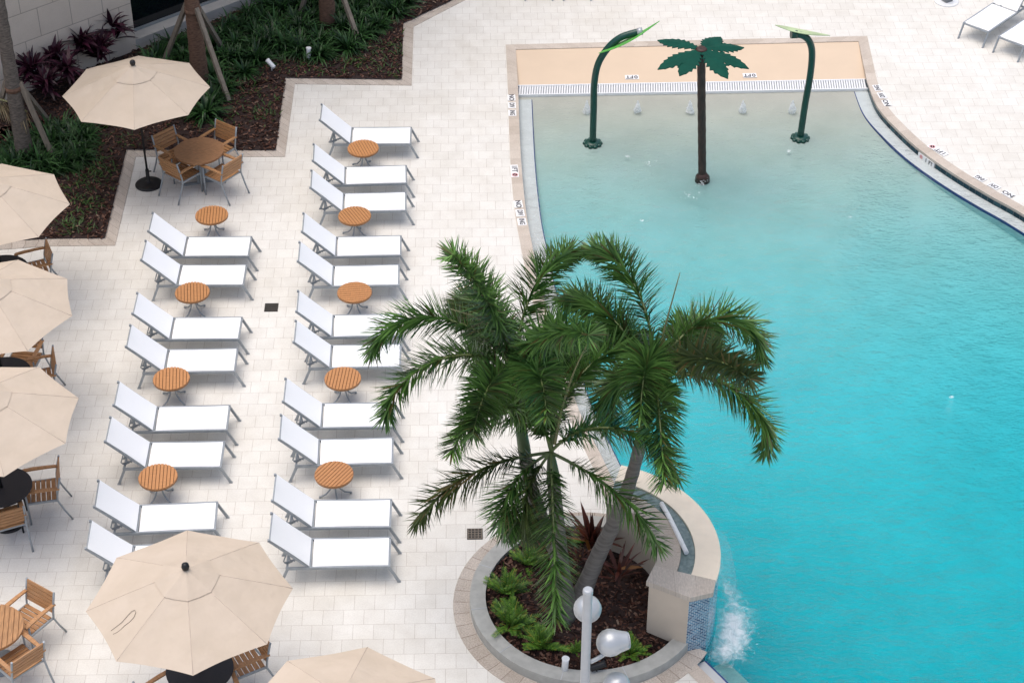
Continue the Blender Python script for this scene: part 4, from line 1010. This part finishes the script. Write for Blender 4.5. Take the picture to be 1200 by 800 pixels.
# low weeds in the mulch: nobody could count them
wd = MB(); random.seed(77)
for cx, cy, n, sp in ((112, 205, 90, 16), (100, 238, 90, 14), (88, 264, 110, 12), (122, 196, 50, 12), (98, 220, 60, 18), (300, 108, 60, 16), (306, 130, 60, 10), (345, 72, 80, 22), (412, 72, 80, 14), (440, 66, 60, 16), (455, 86, 70, 16), (370, 80, 50, 18), (470, 60, 30, 8), (270, 140, 50, 20), (150, 160, 60, 18), (452, 54, 50, 14), (104, 190, 60, 20)):
    for k in range(n):
        q = P(random.gauss(cx, sp), random.gauss(cy, sp * .5), .05)
        if not inside((q.x, q.y), bedpoly): continue
        a = random.uniform(0, 6.28); wd.blade((q.x, q.y, .045), (math.cos(a), math.sin(a), random.uniform(.3, 1.6)), (0, 0, 1), random.uniform(.06, .17), random.uniform(.015, .03), .5, 3)
tag(wd.build('weeds', M['weed']), 'low scattered green weeds growing through the mulch', 'weeds', kind='stuff')
# planter plants
fe = [feathery('feathery_shrub', M['shrub_b'], s) for s in (1, 2, 3)]
for i, (px, py, s, lb) in enumerate(((593, 694, 1.0, 'bright feathery shrub nearest the paving in the round planter'), (599, 731, 1.08, 'bright feathery shrub between two others at the planter kerb'), (636, 757, 1.0, 'bright feathery shrub closest to the white spotlight in the planter'),
                                     (619, 660, .85, 'bright feathery shrub half behind the hanging frond at the far kerb'), (739, 764, .72, 'small bright shrub behind the egg shaped lamp head'), (684, 634, .7, 'low green shrub beside the rust coloured cordyline'), (676, 762, .4, 'tiny green shrub close to the lamp pole'))):
    q = P(px, py, .12); o = bpy.data.objects.new('feathery_shrub', fe[i % 3]); COL.objects.link(o); o.location = (q.x, q.y, .12); o.rotation_euler = (0, 0, i * 2.1); o.scale = (s,) * 3
    tag(o, lb, 'shrub', 'bright green shrubs in the round planter')
ru = [rosette('cordyline_plant', n, .30, .52, .062, e0, 85, .45, M['rust'], sd_, stem=st_) for n, e0, sd_, st_ in ((44, 30, 71, .3), (18, 5, 72, .45))]
for k, (px, py, s, lb) in enumerate(((693, 651, 1.15, 'rust red cordyline standing upright between the palm trunks and the wall'), (724, 694, 1.1, 'sparse rust and orange cordyline in front of the fountain wall'), (678, 668, .6, 'small rust cordyline beside the leaning trunk'))):
    q = P(px, py, .12); o = bpy.data.objects.new('cordyline_plant', ru[min(k, 1)]); COL.objects.link(o); o.location = (q.x, q.y, .12); o.rotation_euler = (0, 0, k); o.scale = (s,) * 3
    tag(o, lb, 'plant', 'rust coloured cordylines in the round planter')
tag(chips('planter_mulch', lambda x, y: (Vector((x, y)) - C0).length < 1.47 and not ((Vector((x, y)) - C0).length > 1.0 and -40 < math.degrees(math.atan2(y - C0.y, x - C0.x)) < 75), 4200, (-.5, 2.7, -7.9, -4.8), .11), 'brown bark mulch covering the soil of the round planter', 'mulch')

# ------------------------------------------------------------------ trees with braces in the bed
def bedtree(base, hgt, rad, mat, lb, braces, seed, lean=(0, 0)):
    r = empty('braced_palm_tree', (base.x, base.y, .03), 0, lb, 'palm tree', 'young palms held up by timber braces')
    t = MB(); n = 40; pts = [(lean[0] * k / n, lean[1] * k / n, hgt * k / n) for k in range(n + 1)]
    t.tube(pts, [rad * (1.18 - .3 * min(1, k / 14)) + (.012 if k % 2 else 0) for k in range(n + 1)], 16); t.build('trunk', mat, r)
    rng = random.Random(seed)
    for k in range(9):
        o = bpy.data.objects.new('frond', frond_mesh(k * .698 + .2, rng.uniform(.5, 1.2), rng.uniform(1.3, 2.0), 2.3, 0, [M['palm_leaf'], M['rachis']], rng)); COL.objects.link(o); o.parent = r; o.location = (lean[0], lean[1], hgt)
    sb = MB(); sb.tube([(0, 0, 1.62), (0, 0, 1.72)], rad * 1.08, 16); sb.build('strap', M['brown_bark'], r)
    for bx, by in braces:
        g = P(bx, by, .03); d = Vector((g.x - base.x, g.y - base.y, 0)); u = d.normalized()
        b = MB(); b.bar(d + Vector((0, 0, .02)), u * rad * .98 + Vector((0, 0, 1.78)), .085, .085); b.build('brace', M['stake'], r)
    return r
bedtree(P(31, 190, .03), 6.2, .145, M['grey_bark'], 'grey trunked palm propped by a long timber near the picture corner', [(64, 189), (57, 143), (-14, 178)], 1)
bedtree(P(235, 96, .03), 6.5, .155, M['brown_bark'], 'brown trunked palm propped by three timbers behind the cream umbrella', [(268, 119), (262, 60), (191, 77)], 2)
bedtree(P(384.5, 30, .03), 6.5, .15, M['brown_bark'], 'brown trunked palm with one long timber prop at the far end of the bed', [(421, 51), (352, 18)], 3)
dm = MB(); random.seed(3)
for k in range(120):
    t = random.random(); x = -.75 + 1.05 * t; z = 1.30 - .35 * t * t - .05 * random.random(); dm.blade((x, random.uniform(-.12, .12), z), (random.uniform(.1, .5), random.uniform(-.5, .2), -1), (0, 1, 0), random.uniform(.25, .5), .012, .5, 3)
dm.tube([(-.8, 0, 1.3), (-.3, 0, 1.28), (.1, 0, 1.16), (.3, 0, .97)], .02, 6, 1)
g = P(24, 190, .03); tag(dm.build('dead_frond', [M['straw'], M['spear']], loc=(g.x, g.y, .2)), 'dry straw coloured palm frond hanging beside the grey trunk', 'dead frond')

# ------------------------------------------------------------------ small lights
def spot(px, py, z, mat, lb, tilt, az):
    q = P(px, py, z); r = empty('garden_spotlight', (q.x, q.y, z), az, lb, 'spotlight')
    s_ = MB(); s_.tube([(0, 0, 0), (0, 0, .12)], .014, 8); s_.build('stake', mat, r)
    d = Vector((math.sin(tilt), 0, math.cos(tilt))); c = Vector((0, 0, .15))
    h = MB(); h.tube([c - d * .10, c - d * .09, c + d * .09, c + d * .13], [.035, .048, .048, .056], 14); h.build('housing', mat, r); return r
spot(318.5, 83, .04, M['white_plastic'], 'white garden spotlight tipped over in the mulch', 1.1, 2.4)
spot(362, 70, .04, M['white_plastic'], 'white garden spotlight standing upright in the mulch', .15, 1.0)
spot(662, 787, .11, M['white_plastic'], 'white spotlight standing upright in the round planter', .05, 0)
spot(699, 789, .11, M['black'], 'black spotlight lying low in the planter behind the lamp pole', 1.35, .3)
spot(41, 92, .35, M['white_plastic'], 'white spotlight by the block wall among purple leaves', .6, -.8)

# ------------------------------------------------------------------ lamp post
top_ = P(689, 691, 4.0); LPX = top_.x; LPY = top_.y
r = empty('lamp_post', (LPX, LPY, 0), 0, 'tall pale grey lamp post with silver globe heads in front of the planter', 'lamp post')
m = MB(); m.lathe([(.15, 0), (.15, .02), (.074, .05), (.062, .1), (.058, 3.96), (.058, 3.985), (.05, 4.0)], 24); m.build('pole', M['pole_white'], r)
m = MB(); m.lathe([(.059, 3.94), (.063, 3.945), (.063, 4.004), (.045, 4.02)], 24); m.build('cap', M['silver'], r)
def head(center, aim, rad, egg):
    c = center - Vector((LPX, LPY, 0)); aim = Vector(aim).normalized(); h = MB(); prof = []
    pts = [c + aim * (rad * s_) for s_ in (-1, -.93, -.75, -.45, -.1, .3, .65, .95 + egg * .2, 1.0 + egg * .3)]; rr = [.04, .36, .66, .90, 1.0, .96, .80, .66, .62]
    h.tube(pts, [rad * k for k in rr], 22); hd = h.build('lamp_head', M['silver'], r)
    ln = MB(); e = c + aim * rad * (1.005 + egg * .3); ln.tube([e, e + aim * .012], rad * .56, 20); ln.build('lens', M['pole_white'], hd)
    a = MB(); z = c.z - .22; dirv = Vector((c.x, c.y, 0)).normalized(); a.tube(catmull([dirv * .06 + Vector((0, 0, z - .04)), Vector((c.x * .55, c.y * .55, z)), c - Vector((0, 0, rad * .9)) - dirv * .03], 5), .028, 10); a.build('arm', M['silver'], hd)
def ray_at(px, py, Y):
    return rayY(px, py, Y)
head(ray_at(688.5, 713, LPY + .30), (-.1, .9, -.3), .175, 0)
head(ray_at(715, 752.5, LPY + .10), (.95, .15, .02), .175, 1)
head(ray_at(722.5, 803, LPY - .05), (.2, -.5, -.6), .175, 0)

# ------------------------------------------------------------------ grey block across the deck
q = P(1109, 2, 0); r = empty('deck_speaker', (q.x, q.y, 0), R_(30), 'grey box on a round white pad at the far edge of the deck', 'deck fitting')
m = MB(); m.lathe([(.27, 0), (.27, .02), (.25, .026)], 36); m.build('pad', M['white_plastic'], r)
m = MB(); m.box((0, 0, .19), (.19, .19, .33)); m.build('housing', M['stone'], r)
m = MB(); m.box((0, 0, .362), (.21, .21, .014)); m.build('lid', M['iron'], r)

# ------------------------------------------------------------------ light
w = bpy.data.worlds.new('World'); S.world = w; w.use_nodes = True
N, L = w.node_tree.nodes, w.node_tree.links
sky = N.new('ShaderNodeTexSky'); sky.sky_type = 'NISHITA'; sky.sun_disc = False
SUN_EL, SUN_AZ = R_(80), R_(165)       # azimuth measured from +x: light comes from the building side
sky.sun_elevation = SUN_EL; sky.sun_rotation = math.pi / 2 - SUN_AZ
sky.air_density = 1.0; sky.dust_density = 3.0; sky.ozone_density = 1.0
hsv = N.new('ShaderNodeHueSaturation'); hsv.inputs['Saturation'].default_value = .78      # thin cloud veils the blue
L.new(sky.outputs[0], hsv.inputs['Color']); L.new(hsv.outputs[0], N['Background'].inputs[0]); N['Background'].inputs[1].default_value = .15
sl_ = bpy.data.lights.new('sun', 'SUN'); sl_.energy = 1.5; sl_.angle = R_(60); sl_.color = (1, .91, .80)
so_ = bpy.data.objects.new('sun', sl_); COL.objects.link(so_)
dv = Vector((math.cos(SUN_EL) * math.cos(SUN_AZ), math.cos(SUN_EL) * math.sin(SUN_AZ), math.sin(SUN_EL)))
so_.rotation_euler = dv.to_track_quat('Z', 'Y').to_euler(); so_.location = (-20, 0, 30)
S.view_settings.view_transform = 'Standard'; S.view_settings.look = 'None'; S.view_settings.gamma = 1; S.view_settings.exposure = 0.37
S.render.engine = 'CYCLES'
S.cycles.max_bounces = 8; S.cycles.transparent_max_bounces = 16; S.cycles.use_denoising = True
